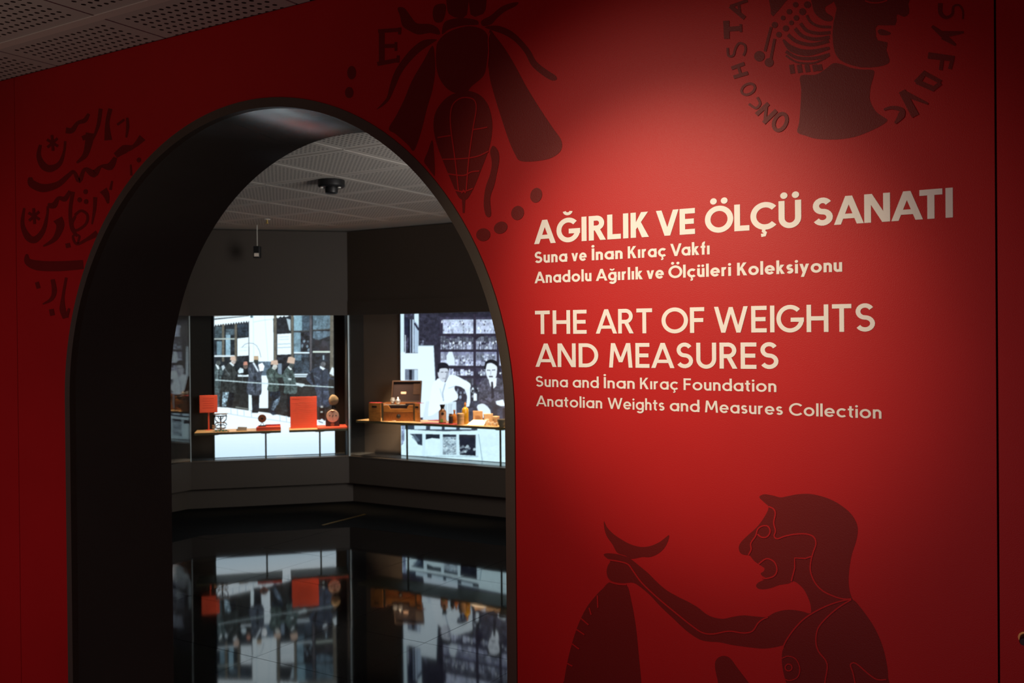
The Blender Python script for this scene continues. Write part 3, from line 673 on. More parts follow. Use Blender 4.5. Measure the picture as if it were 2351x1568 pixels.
for (cx, cy) in ((292, 430), (190, 835)):
    for a_ in (0, 60, 120):
        dx, dy = 34 * math.cos(R(a_ + 25)), 44 * math.sin(R(a_ + 25)); k.stroke([(cx - dx, cy - dy), (cx + dx, cy + dy)], 15, 0)
for x_, y_ in ((442, 745), (475, 700), (478, 755), (770, 525)): k.ell(x_, y_, 12, 14)
k.done()
# small black peg near the right border
pk = wallpt(2353, 1463)
kb = thing('wall_peg', 'small black peg on the red wall at the right edge', 'peg', (pk[0], WY, pk[1]))
MB().lathe([(.0085, 0), (.0085, .03), (.007, .034)], 16, Matrix.Rotation(R(90), 4, 'X')).build('peg_body', 'black', kb)
MB().lathe([(.012, 0), (.012, .004)], 16, Matrix.Rotation(R(90), 4, 'X')).build('peg_washer', 'brass', kb)
#@@PART2
# ------------------------------------------------------------------ backlit photographs
class Pic:
    """a small painter; crop coordinates of the picture, kept at k pixels per unit"""
    def __init__(s, x0, y0, x1, y1, col, k=.5):
        s.x0, s.y0, s.k = x0, y0, k; s.W, s.H = int((x1 - x0) * k) + 1, int((y1 - y0) * k) + 1
        s.a = np.zeros((s.H, s.W, 3), np.float32) + np.array(col, np.float32); s.r = np.random.RandomState(3)
    def mask(s, pts):
        P = (np.array(pts, float) - (s.x0, s.y0)) * s.k
        xa, ya = np.maximum(np.floor(P.min(0)).astype(int), 0); xb, yb = np.ceil(P.max(0)).astype(int) + 1
        xb, yb = min(xb, s.W), min(yb, s.H)
        if xb <= xa or yb <= ya: return None
        X, Y = np.meshgrid(np.arange(xa, xb) + .5, np.arange(ya, yb) + .5); m = np.zeros(X.shape, bool)
        for i in range(len(P)):
            (ax, ay), (bx, by) = P[i], P[(i + 1) % len(P)]
            if ay == by: continue
            c = (Y > ay) != (Y > by); m ^= c & (X < (bx - ax) * (Y - ay) / (by - ay) + ax)
        return (slice(ya, yb), slice(xa, xb)), m
    def fill(s, pts, col, al=1., noise=0, smooth=0):
        if smooth: pts = catmull(pts, smooth)
        r = s.mask(pts)
        if r is None: return
        sl, m = r; c = np.array(col, np.float32) * np.ones(m.shape + (3,), np.float32)
        if noise: c = c * (1 + noise * s.tex(m.shape)[..., None])
        s.a[sl][m] = s.a[sl][m] * (1 - al) + c[m] * al
    def tex(s, sh):
        t = np.zeros(sh, np.float32)
        for q in (3, 7, 15):
            g = s.r.randn(sh[0] // q + 2, sh[1] // q + 2); t += np.kron(g, np.ones((q, q)))[:sh[0], :sh[1]]
        return t / 2
    def rect(s, x0, y0, x1, y1, col, **k): s.fill([(x0, y0), (x1, y0), (x1, y1), (x0, y1)], col, **k)
    def ell(s, cx, cy, rx, ry, col, **k): s.fill([(cx + rx * math.cos(i * .3927), cy + ry * math.sin(i * .3927)) for i in range(16)], col, **k)
    def line(s, pts, w, col, **k):
        for a, b in zip(pts, pts[1:]):
            t = Vector((b[0] - a[0], b[1] - a[1])).normalized() * w / 2
            s.fill([(a[0] - t.y, a[1] + t.x), (a[0] + t.y, a[1] - t.x), (b[0] + t.y, b[1] - t.x), (b[0] - t.y, b[1] + t.x)], col, **k)
    def blobs(s, x0, y0, x1, y1, n, cols, r=(4, 12), asp=1.4):
        for i in range(n):
            x, y = s.r.uniform(x0, x1), s.r.uniform(y0, y1); q = s.r.uniform(*r); s.ell(x, y, q, q * asp, cols[s.r.randint(len(cols))], al=s.r.uniform(.5, 1))
    def blur(s, n=1):
        for _ in range(n):
            p = np.pad(s.a, ((1, 1), (1, 1), (0, 0)), 'edge'); s.a = (p[:-2, 1:-1] + p[2:, 1:-1] + p[1:-1, :-2] + p[1:-1, 2:] + 2 * p[1:-1, 1:-1]) / 6
    def at(s, x, y):
        u = np.clip((x - s.x0) * s.k - .5, 0, s.W - 1.001); v = np.clip((y - s.y0) * s.k - .5, 0, s.H - 1.001)
        i, j = u.astype(int), v.astype(int); fu, fv = (u - i)[:, None], (v - j)[:, None]; a = s.a
        return (a[j, i] * (1 - fu) + a[j, i + 1] * fu) * (1 - fv) + (a[j + 1, i] * (1 - fu) + a[j + 1, i + 1] * fu) * fv

def street():
    p = Pic(400, 20, 1460, 1400, (40, 48, 58))
    WH = (236, 250, 255); BR = (112, 104, 88)
    p.rect(400, 20, 1460, 165, (120, 122, 118)); p.rect(400, 60, 1460, 100, (200, 215, 220)); p.fill([(700, 20), (1110, 20), (1110, 165), (700, 165)], WH)
    # windows left
    p.rect(418, 230, 712, 700, (38, 46, 54), noise=.25)
    p.rect(440, 385, 482, 505, (104, 142, 160), noise=.06); p.rect(516, 330, 556, 505, (140, 186, 208), noise=.06); p.rect(516, 280, 590, 330, (84, 108, 122), noise=.15)
    p.rect(425, 262, 485, 355, (66, 88, 98), noise=.2); p.rect(618, 240, 706, 340, (44, 60, 76), noise=.3)
    p.fill([(418, 160), (620, 160), (418, 190)], (168, 160, 152)); p.fill([(418, 176), (720, 150), (720, 166), (418, 192)], (214, 230, 235)); p.fill([(418, 192), (720, 166), (720, 172), (418, 200)], (60, 70, 80))
    top = [(418, 203), (720, 170)]; bot = []
    for i in range(14):
        x = 716 - i * 22; y = 214 + (716 - x) * .115; bot += [(x, y - 6), (x - 11, y + 14)]
    p.fill([(418, 203), (722, 170)] + bot + [(418, 252)], WH)
    for x0, x1 in ((485, 505), (592, 612)): p.rect(x0, 240, x1, 560, BR)
    p.rect(418, 360, 592, 372, (176, 192, 186)); p.rect(418, 506, 592, 520, (222, 238, 244))
    p.fill([(617, 362), (712, 352), (712, 508), (617, 514)], (232, 246, 252))
    for y in (440, 468): p.line([(640, y), (705, y - 3)], 3, (180, 205, 220))
    # column
    p.fill([(715, 160), (922, 160), (930, 562), (718, 565)], WH); p.line([(752, 170), (756, 520)], 4, (190, 222, 240)); p.line([(850, 160), (880, 560)], 4, (198, 226, 240)); p.line([(752, 222), (845, 205), (922, 195)], 4, (180, 210, 220)); p.ell(738, 175, 12, 12, (70, 110, 120))
    p.line([(655, 440), (680, 412), (712, 402), (750, 404), (782, 425), (806, 470), (818, 525)], 4, (120, 140, 155))
    # windows right
    p.rect(926, 190, 1442, 690, (34, 38, 48), noise=.3)
    p.fill([(922, 160), (1060, 160), (1052, 172), (1030, 178), (1015, 168), (1000, 182), (985, 172), (965, 190), (950, 180), (930, 196), (922, 190)], WH)
    p.fill([(1070, 158), (1200, 158), (1185, 168), (1165, 162), (1140, 176), (1120, 165), (1100, 180), (1080, 168)], (215, 235, 242))
    p.fill([(1036, 190), (1072, 200), (1072, 300), (1060, 290)], (170, 196, 208))
    p.fill([(958, 325), (1076, 318), (1078, 498), (958, 502)], (234, 247, 253))
    for y in (350, 372): p.line([(975, y), (1060, y - 4)], 9, (205, 222, 230))
    for y in (412, 442): p.line([(962, y), (1072, y - 5)], 6, (160, 190, 205))
    p.rect(1100, 165, 1170, 295, (128, 176, 196), noise=.05); p.rect(1170, 165, 1235, 295, (64, 88, 108), noise=.15)
    p.rect(1100, 310, 1158, 480, (112, 152, 172), noise=.08); p.rect(1158, 310, 1235, 480, (38, 40, 52), noise=.5); p.blobs(1165, 380, 1230, 470, 10, [(120, 150, 170)], (5, 10))
    p.rect(1265, 165, 1410, 285, (88, 120, 138), noise=.15); p.fill([(1265, 300), (1410, 300), (1410, 340), (1300, 380), (1265, 360)], (84, 112, 132), noise=.15); p.blobs(1290, 380, 1400, 460, 10, [(46, 36, 44), (60, 56, 70)], (12, 26))
    p.fill([(1098, 300), (1235, 290), (1410, 278), (1410, 286), (1235, 300), (1098, 310)], (70, 72, 72))
    p.rect(1104, 495, 1232, 660, (52, 68, 84), noise=.25); p.rect(1105, 500, 1165, 550, (88, 120, 140), noise=.1)
    for x0, x1, c in ((928, 952, BR), (1076, 1099, BR), (1236, 1254, (92, 88, 96)), (1411, 1440, BR)): p.rect(x0, 160, x1, 690 if x0 > 1200 else 560, c, noise=.05)
    p.rect(1100, 477, 1234, 491, (214, 238, 246)); p.rect(1262, 470, 1411, 484, (214, 232, 214))
    # base wall under the windows
    p.fill([(418, 690), (1442, 690), (1442, 1060), (1070, 1040), (418, 950)], (40, 42, 42), noise=.2)
    p.rect(795, 560, 900, 690, (86, 112, 134), noise=.12); p.rect(962, 575, 996, 670, (120, 142, 166)); p.rect(620, 672, 722, 690, (222, 240, 248)); p.rect(1105, 664, 1222, 694, (210, 232, 244)); p.rect(1105, 677, 1222, 684, (70, 80, 90))
    p.fill([(805, 680), (880, 680), (880, 960), (800, 960)], (232, 246, 254)); p.rect(712, 835, 742, 980, (226, 246, 252))
    # pavement
    g = [(418, 948), (540, 955), (700, 978), (880, 1000), (1070, 1036), (1460, 1075), (1460, 1400), (418, 1400)]
    p.fill(g, (238, 248, 254))
    for i in range(9):
        y0, y1 = 1150 + i * 28, 1400; p.rect(400, y0, 1460, y1, (184, 220, 244), al=.13)
    p.line([(530, 1005), (700, 1035), (900, 1058), (1080, 1085), (1440, 1130)], 4, (150, 185, 205))
    for x in (560, 615, 672, 735, 980, 1035): p.line([(x, 962 + (x - 540) * .12), (x + 3, 1008 + (x - 540) * .14)], 4, (150, 185, 205))
    p.line([(600, 950), (715, 968)], 7, (140, 150, 140))
    # the people
    def fig(coat, c, fez=None, head=None, legs=(), extra=(), fc=(222, 180, 152)):
        for q, cc in legs: p.fill(q, tuple(.75 * v for v in cc), noise=.35)
        g_ = sum(c) / 3; p.fill(coat, tuple(.8 * (g_ + (v - g_) * .8) for v in c), noise=.2, smooth=3)
        xs_ = [q[0] for q in coat]; ys_ = [q[1] for q in coat]; mx_ = sum(xs_) / len(xs_)
        p.line([(mx_, min(ys_) + 40), (mx_ + 6, max(ys_) - 12)], 6, (28, 34, 40), al=.7); p.line([(min(xs_) + 22, min(ys_) + 50), (mx_ - 14, min(ys_) + 110)], 7, (150, 168, 176), al=.45)
        for q, cc in extra: p.fill(q, cc, noise=.05)
        if head: p.ell(head[0], head[1], head[2], head[2] * 1.15, head[3], noise=.1)
        if fez: p.fill(fez, fc)
    D = (30, 36, 48)
    fig([(424, 600), (445, 592), (478, 610), (500, 640), (478, 690), (470, 780), (462, 850), (440, 856), (424, 850)], (92, 122, 126), head=(452, 572, 20, (80, 88, 88)), legs=[([(430, 840), (468, 840), (462, 945), (440, 945)], (96, 126, 138))], extra=[([(428, 585), (445, 575), (462, 622), (450, 630)], (225, 240, 245)), ([(478, 600), (500, 590), (512, 612), (490, 638)], (196, 214, 222))])
    fig([(530, 578), (560, 566), (592, 590), (600, 640), (640, 656), (632, 676), (600, 672), (606, 815), (545, 822), (482, 815), (492, 720), (505, 640)], (66, 74, 74), [(553, 548), (558, 516), (598, 512), (606, 552)], (582, 560, 20, (190, 170, 160)), [([(490, 815), (545, 815), (520, 945), (484, 945)], (150, 186, 206)), ([(545, 812), (592, 812), (572, 950), (540, 955)], D)], [([(545, 572), (562, 564), (590, 590), (580, 602)], (226, 240, 246))])
    fig([(640, 640), (665, 618), (710, 622), (715, 670), (640, 672)], (34, 38, 44), [(666, 592), (670, 562), (700, 560), (706, 590)], (686, 602, 19, (120, 100, 90)), (), [([(620, 640), (640, 612), (668, 625), (668, 656), (630, 662)], (206, 228, 238))], (214, 130, 104))
    fig([(718, 590), (745, 570), (790, 590), (815, 625), (838, 640), (822, 670), (824, 740), (818, 842), (760, 850), (698, 832), (700, 750), (712, 690), (706, 620)], (82, 98, 124), [(756, 546), (757, 512), (796, 512), (798, 546)], (776, 556, 20, (58, 66, 62)), [([(738, 845), (806, 845), (800, 985), (792, 1000), (740, 1000), (742, 960)], (34, 44, 58))], [([(745, 572), (758, 566), (800, 640), (790, 650)], (220, 236, 248)), ([(795, 586), (830, 570), (848, 600), (838, 640), (806, 642)], (246, 252, 255))], (208, 168, 124))
    fig([(866, 640), (905, 610), (945, 620), (970, 665), (1005, 672), (1002, 694), (962, 704), (972, 770), (960, 812), (905, 818), (872, 800), (884, 740), (868, 690)], (84, 116, 108), [(902, 586), (906, 550), (960, 548), (966, 588)], (938, 604, 20, (206, 206, 196)), [([(895, 812), (982, 810), (985, 850), (945, 930), (948, 1015), (920, 1020), (880, 990), (905, 930), (915, 880), (892, 850)], (38, 56, 78)), ([(930, 900), (960, 880), (985, 850), (975, 910), (925, 980), (905, 970)], (112, 140, 166))], [([(922, 600), (945, 620), (938, 632), (912, 618)], (235, 244, 248))])
    p.rect(990, 820, 1040, 1000, (44, 48, 50), noise=.2)
    fig([(1010, 660), (1045, 606), (1080, 615), (1100, 660), (1118, 735), (1128, 760), (1124, 830), (1070, 838), (1015, 828), (1022, 760), (1004, 700)], (88, 122, 120), [(1040, 570), (1052, 522), (1072, 517), (1112, 532), (1104, 580)], (1080, 592, 22, (74, 86, 86)), [([(1042, 825), (1075, 825), (1072, 1035), (1050, 1035)], (30, 36, 46))], [([(1045, 606), (1060, 596), (1085, 628), (1070, 634)], (226, 240, 246)), ([(1055, 700), (1080, 705), (1078, 722), (1052, 716)], (200, 222, 226)), ([(1115, 742), (1190, 752), (1196, 766), (1170, 778), (1120, 765)], (220, 240, 244))])
    fig([(1232, 650), (1285, 612), (1325, 602), (1385, 625), (1410, 690), (1442, 700), (1438, 716), (1400, 712), (1400, 830), (1408, 940), (1300, 945), (1298, 860), (1275, 780), (1240, 748), (1206, 705)], (66, 86, 122), None, (1352, 585, 22, (104, 106, 112)), [([(1318, 935), (1362, 935), (1364, 1070), (1322, 1070)], (14, 16, 22))], [([(1325, 596), (1370, 620), (1350, 634), (1322, 612)], (226, 240, 248)), ([(1404, 664), (1428, 605), (1443, 618), (1442, 684)], (232, 246, 252)), ([(1330, 940), (1350, 940), (1350, 955), (1330, 955)], (190, 190, 180)), ([(1328, 985), (1348, 985), (1348, 998), (1328, 998)], (180, 184, 176))])
    p.fill([(1240, 665), (1262, 650), (1282, 740), (1270, 775)], (30, 34, 46)); p.rect(1340, 640, 1352, 900, (40, 52, 76))
    p.ell(1356, 552, 42, 11, (36, 46, 62)); p.fill([(1336, 552), (1342, 502), (1372, 502), (1376, 552)], (40, 52, 70)); p.rect(1348, 505, 1360, 545, (150, 180, 195))
    p.fill([(1294, 1095), (1310, 1070), (1340, 1050), (1362, 1068), (1372, 1098), (1340, 1106)], (226, 244, 254)); p.line([(1310, 1072), (1350, 1086)], 6, (40, 60, 80))
    p.line([(425, 718), (560, 727), (700, 738), (860, 748), (1000, 757), (1200, 765), (1442, 780)], 9, (186, 212, 216))
    p.a *= 1 + .12 * p.tex(p.a.shape[:2])[..., None] * np.clip(1.1 - p.a.mean(2, keepdims=True) / 200, 0, 1); p.blur(2); return p

def pharmacy():
    p = Pic(515, -40, 1640, 1440, (46, 42, 64))
    L = (224, 242, 252); PU = (60, 56, 88)
    p.rect(515, -40, 1640, 150, (44, 42, 60), noise=.2)
    # striped woodwork and posters at the left
    p.rect(522, -40, 552, 720, (206, 236, 246)); p.rect(552, 150, 645, 480, (66, 66, 96), noise=.25)
    for x0, x1, c in ((560, 566, L), (590, 604, (24, 26, 48)), (604, 612, (150, 170, 205)), (612, 622, (20, 20, 40)), (624, 636, (190, 215, 240)), (640, 678, (170, 196, 224))): p.rect(x0, 200, x1, 485, c)
    p.fill([(640, 150), (678, 150), (678, 250), (640, 210)], (206, 232, 244)); p.line([(640, 230), (678, 290)], 16, (40, 40, 70))
    p.fill([(552, 170), (590, 200), (590, 360), (560, 330)], (36, 40, 70)); p.rect(550, 620, 680, 720, (110, 124, 150)); p.rect(596, 630, 620, 720, (30, 34, 56)); p.rect(640, 630, 668, 720, (190, 214, 236))
    p.rect(560, 488, 690, 626, L); p.rect(524, 480, 560, 720, L)
    p.rect(680, 150, 862, 425, (52, 50, 72), noise=.12)
    p.rect(805, 420, 860, 720, (50, 46, 66)); p.blobs(690, 380, 715, 415, 6, [(110, 120, 150)], (5, 9))
    p.fill([(672, 425), (805, 425), (812, 560), (822, 722), (815, 1040), (525, 1040), (525, 720), (668, 720)], L)
    p.line([(805, 425), (820, 722)], 4, (130, 160, 180)); p.line([(672, 425), (805, 425)], 5, (160, 190, 205))
    # shelves with jars, packets
    p.rect(860, 180, 1640, 900, (62, 56, 84), noise=.12)
    def shelf(x0, x1, y0, y1, n, lo, hi, wd):
        x = x0
        while x < x1:
            w_ = p.r.uniform(*wd); h_ = (y1 - y0) * p.r.uniform(.55, 1); v = p.r.uniform(lo, hi)
            p.rect(x, y1 - h_, min(x + w_, x1), y1, (v * .88, v * .92, min(255, v * 1.08)), noise=.08); p.rect(x + w_ * .25, y1 - h_ * .6, x + w_ * .6, y1 - h_ * .3, (v * .7, v * .75, v * .95)); x += w_ + p.r.uniform(1, 6)
    for x0, x1 in ((885, 1146), (1170, 1345), (1370, 1640)):
        p.rect(x0, 200, x1, 320, (190, 206, 235), noise=.07); shelf(x0, x1, 203, 255, 0, 190, 245, (22, 50)); shelf(x0 + 15, x1, 255, 320, 0, 170, 250, (14, 30))
        shelf(x0 - 20, x1, 340, 395, 0, 90, 140, (14, 30)); shelf(x0 - 20, x1, 385, 455, 0, 120, 205, (10, 26))
        p.rect(x0 - 20, 478, x1, 596, (128, 132, 172), noise=.12); shelf(x0 - 20, x1, 480, 545, 0, 120, 190, (16, 36)); shelf(x0 - 20, x1, 540, 596, 0, 140, 250, (12, 34))
        shelf(x0 + 40, x1, 618, 680, 0, 90, 240, (14, 30)); shelf(x0 + 60, x1, 705, 760, 0, 60, 160, (14, 30))
    for x0, x1 in ((870, 1140), (1175, 1340), (1372, 1640)):
        n_ = int((x1 - x0) / 9)
        for y0, y1 in ((210, 315), (385, 450), (500, 592), (630, 676)): p.blobs(x0, y0, x1, y1, n_, [(236, 246, 255), (200, 215, 240), (60, 56, 84)], (3, 9))
    p.fill([(915, 590), (915, 510), (935, 475), (965, 475), (985, 540), (990, 592)], (218, 234, 248))
    for y0, y1 in ((322, 340), (456, 474), (598, 614), (684, 700)): p.rect(845, y0, 1640, y1, (52, 44, 66))
    for x0 in (1146, 1345): p.rect(x0, 150, x0 + 22, 880, (54, 44, 68))
    p.fill([(900, 322), (960, 322), (930, 345)], (50, 40, 60)); p.fill([(1100, 322), (1240, 322), (1170, 372)], (50, 40, 60))
    p.rect(830, 470, 860, 720, (50, 46, 66))
    # counter zone
    p.rect(990, 760, 1400, 900, (50, 52, 74), noise=.2); p.blobs(1125, 775, 1195, 890, 16, [(225, 240, 250), (20, 24, 40)], (6, 11)); p.rect(1148, 835, 1176, 895, (232, 246, 254)); p.blobs(1000, 790, 1070, 870, 6, [(170, 190, 220)], (7, 12))
    p.rect(770, 900, 1400, 1110, (56, 64, 88), noise=.15); p.fill([(740, 900), (1000, 905), (1000, 1110), (700, 1110)], (206, 228, 244))
    # man in the white shirt
    p.fill([(1060, 770), (1118, 770), (1120, 900), (1110, 945), (1082, 950), (1092, 860)], (222, 238, 248))
    p.fill([(790, 770), (820, 725), (860, 700), (905, 740), (935, 680), (985, 676), (1050, 708), (1118, 748), (1116, 790), (1075, 800), (1040, 778), (990, 768), (985, 800), (1012, 845), (1004, 890), (925, 918), (850, 980), (760, 1030), (770, 900)], (232, 246, 254), smooth=2)
    p.line([(905, 745), (882, 830), (890, 900)], 8, (150, 176, 205)); p.line([(860, 790), (880, 870)], 5, (180, 204, 226)); p.line([(990, 770), (930, 790)], 6, (180, 204, 226))
    p.fill([(840, 660), (850, 600), (930, 600), (936, 660), (920, 710), (895, 736), (872, 728), (850, 700)], (206, 212, 226), smooth=3)
    p.fill([(836, 640), (842, 590), (870, 568), (910, 572), (935, 596), (934, 650), (922, 620), (880, 618), (856, 625), (850, 655)], (28, 28, 44), smooth=2)
    p.line([(866, 650), (888, 652)], 6, (80, 84, 104)); p.line([(902, 652), (922, 650)], 6, (80, 84, 104)); p.line([(880, 704), (908, 704)], 5, (110, 112, 130)); p.fill([(918, 640), (936, 650), (922, 712), (900, 734)], (120, 126, 150), al=.6)
    # man in the dark suit
    p.fill([(1182, 770), (1215, 720), (1262, 694), (1300, 720), (1345, 694), (1390, 716), (1440, 760), (1470, 860), (1460, 960), (1380, 955), (1300, 915), (1215, 930), (1190, 900), (1196, 840)], (86, 84, 106), noise=.2)
    p.fill([(1275, 712), (1345, 700), (1340, 770), (1312, 800), (1290, 770)], (238, 246, 253)); p.fill([(1296, 726), (1312, 726), (1326, 870), (1300, 880)], (48, 44, 62))
    p.fill([(1248, 620), (1260, 580), (1340, 580), (1348, 640), (1336, 700), (1306, 735), (1272, 712), (1256, 670)], (226, 234, 244), smooth=3)
    p.fill([(1240, 620), (1246, 570), (1285, 543), (1330, 548), (1358, 580), (1358, 640), (1345, 600), (1300, 572), (1262, 580), (1252, 625)], (26, 24, 36), smooth=2)
    p.line([(1262, 634), (1290, 636)], 7, (60, 60, 80)); p.line([(1306, 634), (1332, 632)], 7, (60, 60, 80)); p.line([(1280, 690), (1312, 688)], 10, (30, 28, 40)); p.line([(1296, 640), (1292, 676)], 4, (150, 156, 176))
    p.fill([(1175, 950), (1200, 925), (1240, 925), (1290, 975), (1290, 1040), (1220, 1040)], (222, 238, 248), smooth=2); p.fill([(1336, 900), (1400, 885), (1420, 940), (1350, 945)], (236, 246, 252)); p.line([(1210, 870), (1290, 915), (1380, 950)], 14, (58, 58, 78))
    for x0 in (1190, 1340): p.rect(x0 + 120, 940, x0 + 160, 1110, (48, 50, 70))
    # drawers and sacks under the counter
    p.rect(515, 1110, 1640, 1440, (204, 238, 246), noise=.015)
    p.fill([(560, 1110), (1180, 1118), (1180, 1150), (900, 1165), (720, 1150), (560, 1140)], (50, 66, 90)); 
    for x0 in (640, 775, 900, 1030): p.rect(x0, 1112, x0 + 100, 1142, (190, 222, 238))
    p.fill([(590, 1146), (900, 1158), (1190, 1152), (1190, 1178), (900, 1180), (600, 1172)], (206, 238, 246)); p.fill([(530, 1110), (556, 1110), (556, 1250), (530, 1280)], (120, 140, 180), noise=.2); p.line([(545, 1260), (600, 1170)], 12, (206, 234, 244))
    p.fill([(600, 1180), (708, 1180), (706, 1280), (670, 1270), (630, 1200)], (44, 58, 82)); p.fill([(640, 1180), (690, 1240), (660, 1250), (615, 1210)], (110, 140, 165), al=.6)
    p.fill([(736, 1182), (858, 1184), (858, 1222), (790, 1216), (738, 1228)], (28, 40, 60)); p.fill([(882, 1184), (1000, 1186), (1000, 1222), (940, 1208), (884, 1226)], (34, 46, 70))
    p.rect(884, 1205, 1000, 1360, (150, 178, 196), noise=.1); p.blobs(886, 1215, 998, 1350, 90, [(204, 228, 236), (90, 110, 130), (178, 208, 220)], (4, 11), .7)
    p.fill([(1022, 1186), (1166, 1188), (1168, 1368), (1030, 1360)], (30, 34, 56)); p.blobs(1035, 1270, 1158, 1355, 26, [(180, 206, 216), (130, 154, 168), (40, 50, 70)], (7, 15), .9)
    for x0, x1 in ((708, 734), (860, 882), (1000, 1024), (1166, 1190)): p.rect(x0, 1182, x1, 1372, (196, 230, 242))
    p.line([(1190, 1180), (1222, 1410)], 5, (120, 160, 180)); p.line([(1340, 1150), (1640, 1155)], 4, (140, 175, 195)); p.rect(560, 1368, 1190, 1380, (170, 205, 218), noise=.04)
    p.a *= 1 + .12 * p.tex(p.a.shape[:2])[..., None] * np.clip(1.1 - p.a.mean(2, keepdims=True) / 200, 0, 1); p.blur(2); return p

def screen_mat(name, gain):
    m = bpy.data.materials.new(name); m.use_nodes = True; nt = m.node_tree; b = nt.nodes['Principled BSDF']
    at = nt.nodes.new('ShaderNodeVertexColor'); at.layer_name = 'print'
    b.inputs['Base Color'].default_value = (.02, .02, .02, 1); b.inputs['Roughness'].default_value = .35
    nt.links.new(at.outputs[0], b.inputs['Emission Color']); b.inputs['Emission Strength'].default_value = gain
    return m
def backlit(nm, pic, px0, px1, z0, z1, dd, nx, ny, T, label):
    MM, L = FAC[nm]; inv = MM.inverted(); n = MM.to_3x3() @ Vector((0, 1, 0)); p0 = MM @ Vector((0, dd, 0))
    xs = [ (inv @ hit(px, 900, p0, n)).x for px in (px0, px1)]
    root = thing('backlit_photograph', label, 'lightbox', tuple(MM @ Vector(((xs[0] + xs[1]) / 2, dd + .03, z0))))
    root.rotation_euler = MM.to_euler(); bpy.context.view_layer.update()
    hw = (xs[1] - xs[0]) / 2; H = z1 - z0
    MB().box(-hw, hw, -.028, .012, 0, H).build('light_box', 'niche_dark', root)
    U, V = np.meshgrid(np.linspace(-hw + .002, hw - .002, nx), np.linspace(0.002, H, ny)); U, V = U.ravel(), V.ravel()
    v = np.stack([U, np.full_like(U, -.030), V], 1)
    i, j = np.meshgrid(np.arange(nx - 1), np.arange(ny - 1)); k = (j * nx + i).ravel(); f = np.stack([k, k + 1, k + nx + 1, k + nx], 1)
    me = bpy.data.meshes.new('picture'); me.from_pydata(v.tolist(), [], f.tolist()); me.update()
    W4 = np.array(MM @ Matrix.Translation(((xs[0] + xs[1]) / 2, dd + .03, z0))); w3 = v @ W4[:3, :3].T + W4[:3, 3] - np.array(CAMP)
    c = w3 @ np.array(CAMM); px = 1175.5 + F * c[:, 0] / -c[:, 2]; py = 784 - F * c[:, 1] / -c[:, 2]
    rgb = np.clip(pic.at((px - T[0]) / T[2], (py - T[1]) / T[2]), 0, 255) / 255
    gr = rgb.mean(1, keepdims=True); rgb = np.clip(gr + (rgb - gr) * .66, 0, 1)
    lin = np.where(rgb <= .04045, rgb / 12.92, ((rgb + .055) / 1.055) ** 2.4)
    lin = lin ** 1.08 * np.array([.97, 1.03, 1.08])
    ca = me.color_attributes.new('print', 'FLOAT_COLOR', 'POINT'); ca.data.foreach_set('color', np.concatenate([lin, np.ones((len(lin), 1))], 1).astype(np.float32).ravel())
    me.materials.append(SCREEN); o = bpy.data.objects.new('picture', me); COL.objects.link(o); o.parent = root
    return root
SCREEN = screen_mat('backlit_print', 1.38)
KS = 420 / 1568
backlit('middle', street(), 491.5, 768, NF + .002, 2.02, .40, 300, 350, (380, 680, KS), 'tall backlit street photograph of men in fezzes standing in a queue')
backlit('right', pharmacy(), 919.5, 1215, NF + .002, 2.02, .40, 320, 350, (780, 680, KS), 'backlit photograph of two men before crowded shop shelves')
#@@PART3
# ------------------------------------------------------------------ inside the display cases
SZ = {'middle': .712, 'right': .793}
def at(nm, px, dd, z):
    """point in the niche: picture column px, dd behind the glass, height z; plus metres per pixel there"""
    MM, L = FAC[nm]; n = MM.to_3x3() @ Vector((0, 1, 0)); p0 = MM @ Vector((0, dd, 0)); py = 950.
    for _ in range(4):
        P = hit(px, py, p0, n); py = project((P.x, P.y, z))[1]; P = hit(px, py, p0, n)
    return Vector((P.x, P.y, z)), -(CAMM.transposed() @ (P - CAMP)).z / F
def lx(nm, px, dd):
    return (FAC[nm][0].inverted() @ at(nm, px, dd, .7)[0]).x
RZ = {'middle': R(45), 'right': 0.0, 'left': R(90)}
RX90 = Matrix.Rotation(R(90), 4, 'X')
def shelf(nm, x0, x1, z, legs, label):
    P = FAC[nm][0] @ Vector((x0, 0, 0)); root = thing('display_shelf', label, 'shelf', (P.x, P.y, 0), RZ[nm], 'shelves in the display cases'); w_ = x1 - x0
    MB().box(0, w_, .04, .36, z - .018, z).build('shelf_top', 'ply', root, .001)
    MB().box(0, w_, .0385, .0398, z - .018, z - .0005).build('edge_band', 'shelf_edge', root)
    MB().box(0, w_, .0385, .36, z - .022, z - .0182).build('under_plate', 'shelf_edge', root)
    for l in legs:
        q = MB().box(l - x0 - .008, l - x0 + .008, .075, .083, NF, z - .0225).build('leg', 'leg', root)
        MB().lathe([(.045, 0), (.045, .004)], 20, Matrix.Translation((l - x0, .079, z - .0266))).build('leg_flange', 'leg', root)
    return root
m_ = 'middle'
shelf(m_, lx(m_, 446, .04), lx(m_, 645, .04), SZ[m_], [lx(m_, 491, .08), lx(m_, 610, .08)], 'pale wood shelf on bar legs carrying the iron scale and brown disc')
shelf(m_, lx(m_, 664, .04), lx(m_, 803, .04), SZ[m_], [lx(m_, 734, .08)], 'short pale shelf carrying the tall red panel and the dial box')
shelf('right', lx('right', 818, .04), lx('right', 1240, .04), SZ['right'], [lx('right', 934.5, .08), lx('right', 1149, .08), lx('right', 1235, .08)], 'long wooden shelf under the open chest and the bottles')

def put(name, label, cat, nm, px, dd, z=None, rz=0, group=None):
    P, k = at(nm, px, dd, SZ[nm] if z is None else z)
    return thing(name, label, cat, tuple(P), RZ[nm] + rz, group), k
VR = R(38)       # extra turn that makes things in the right case face the arch
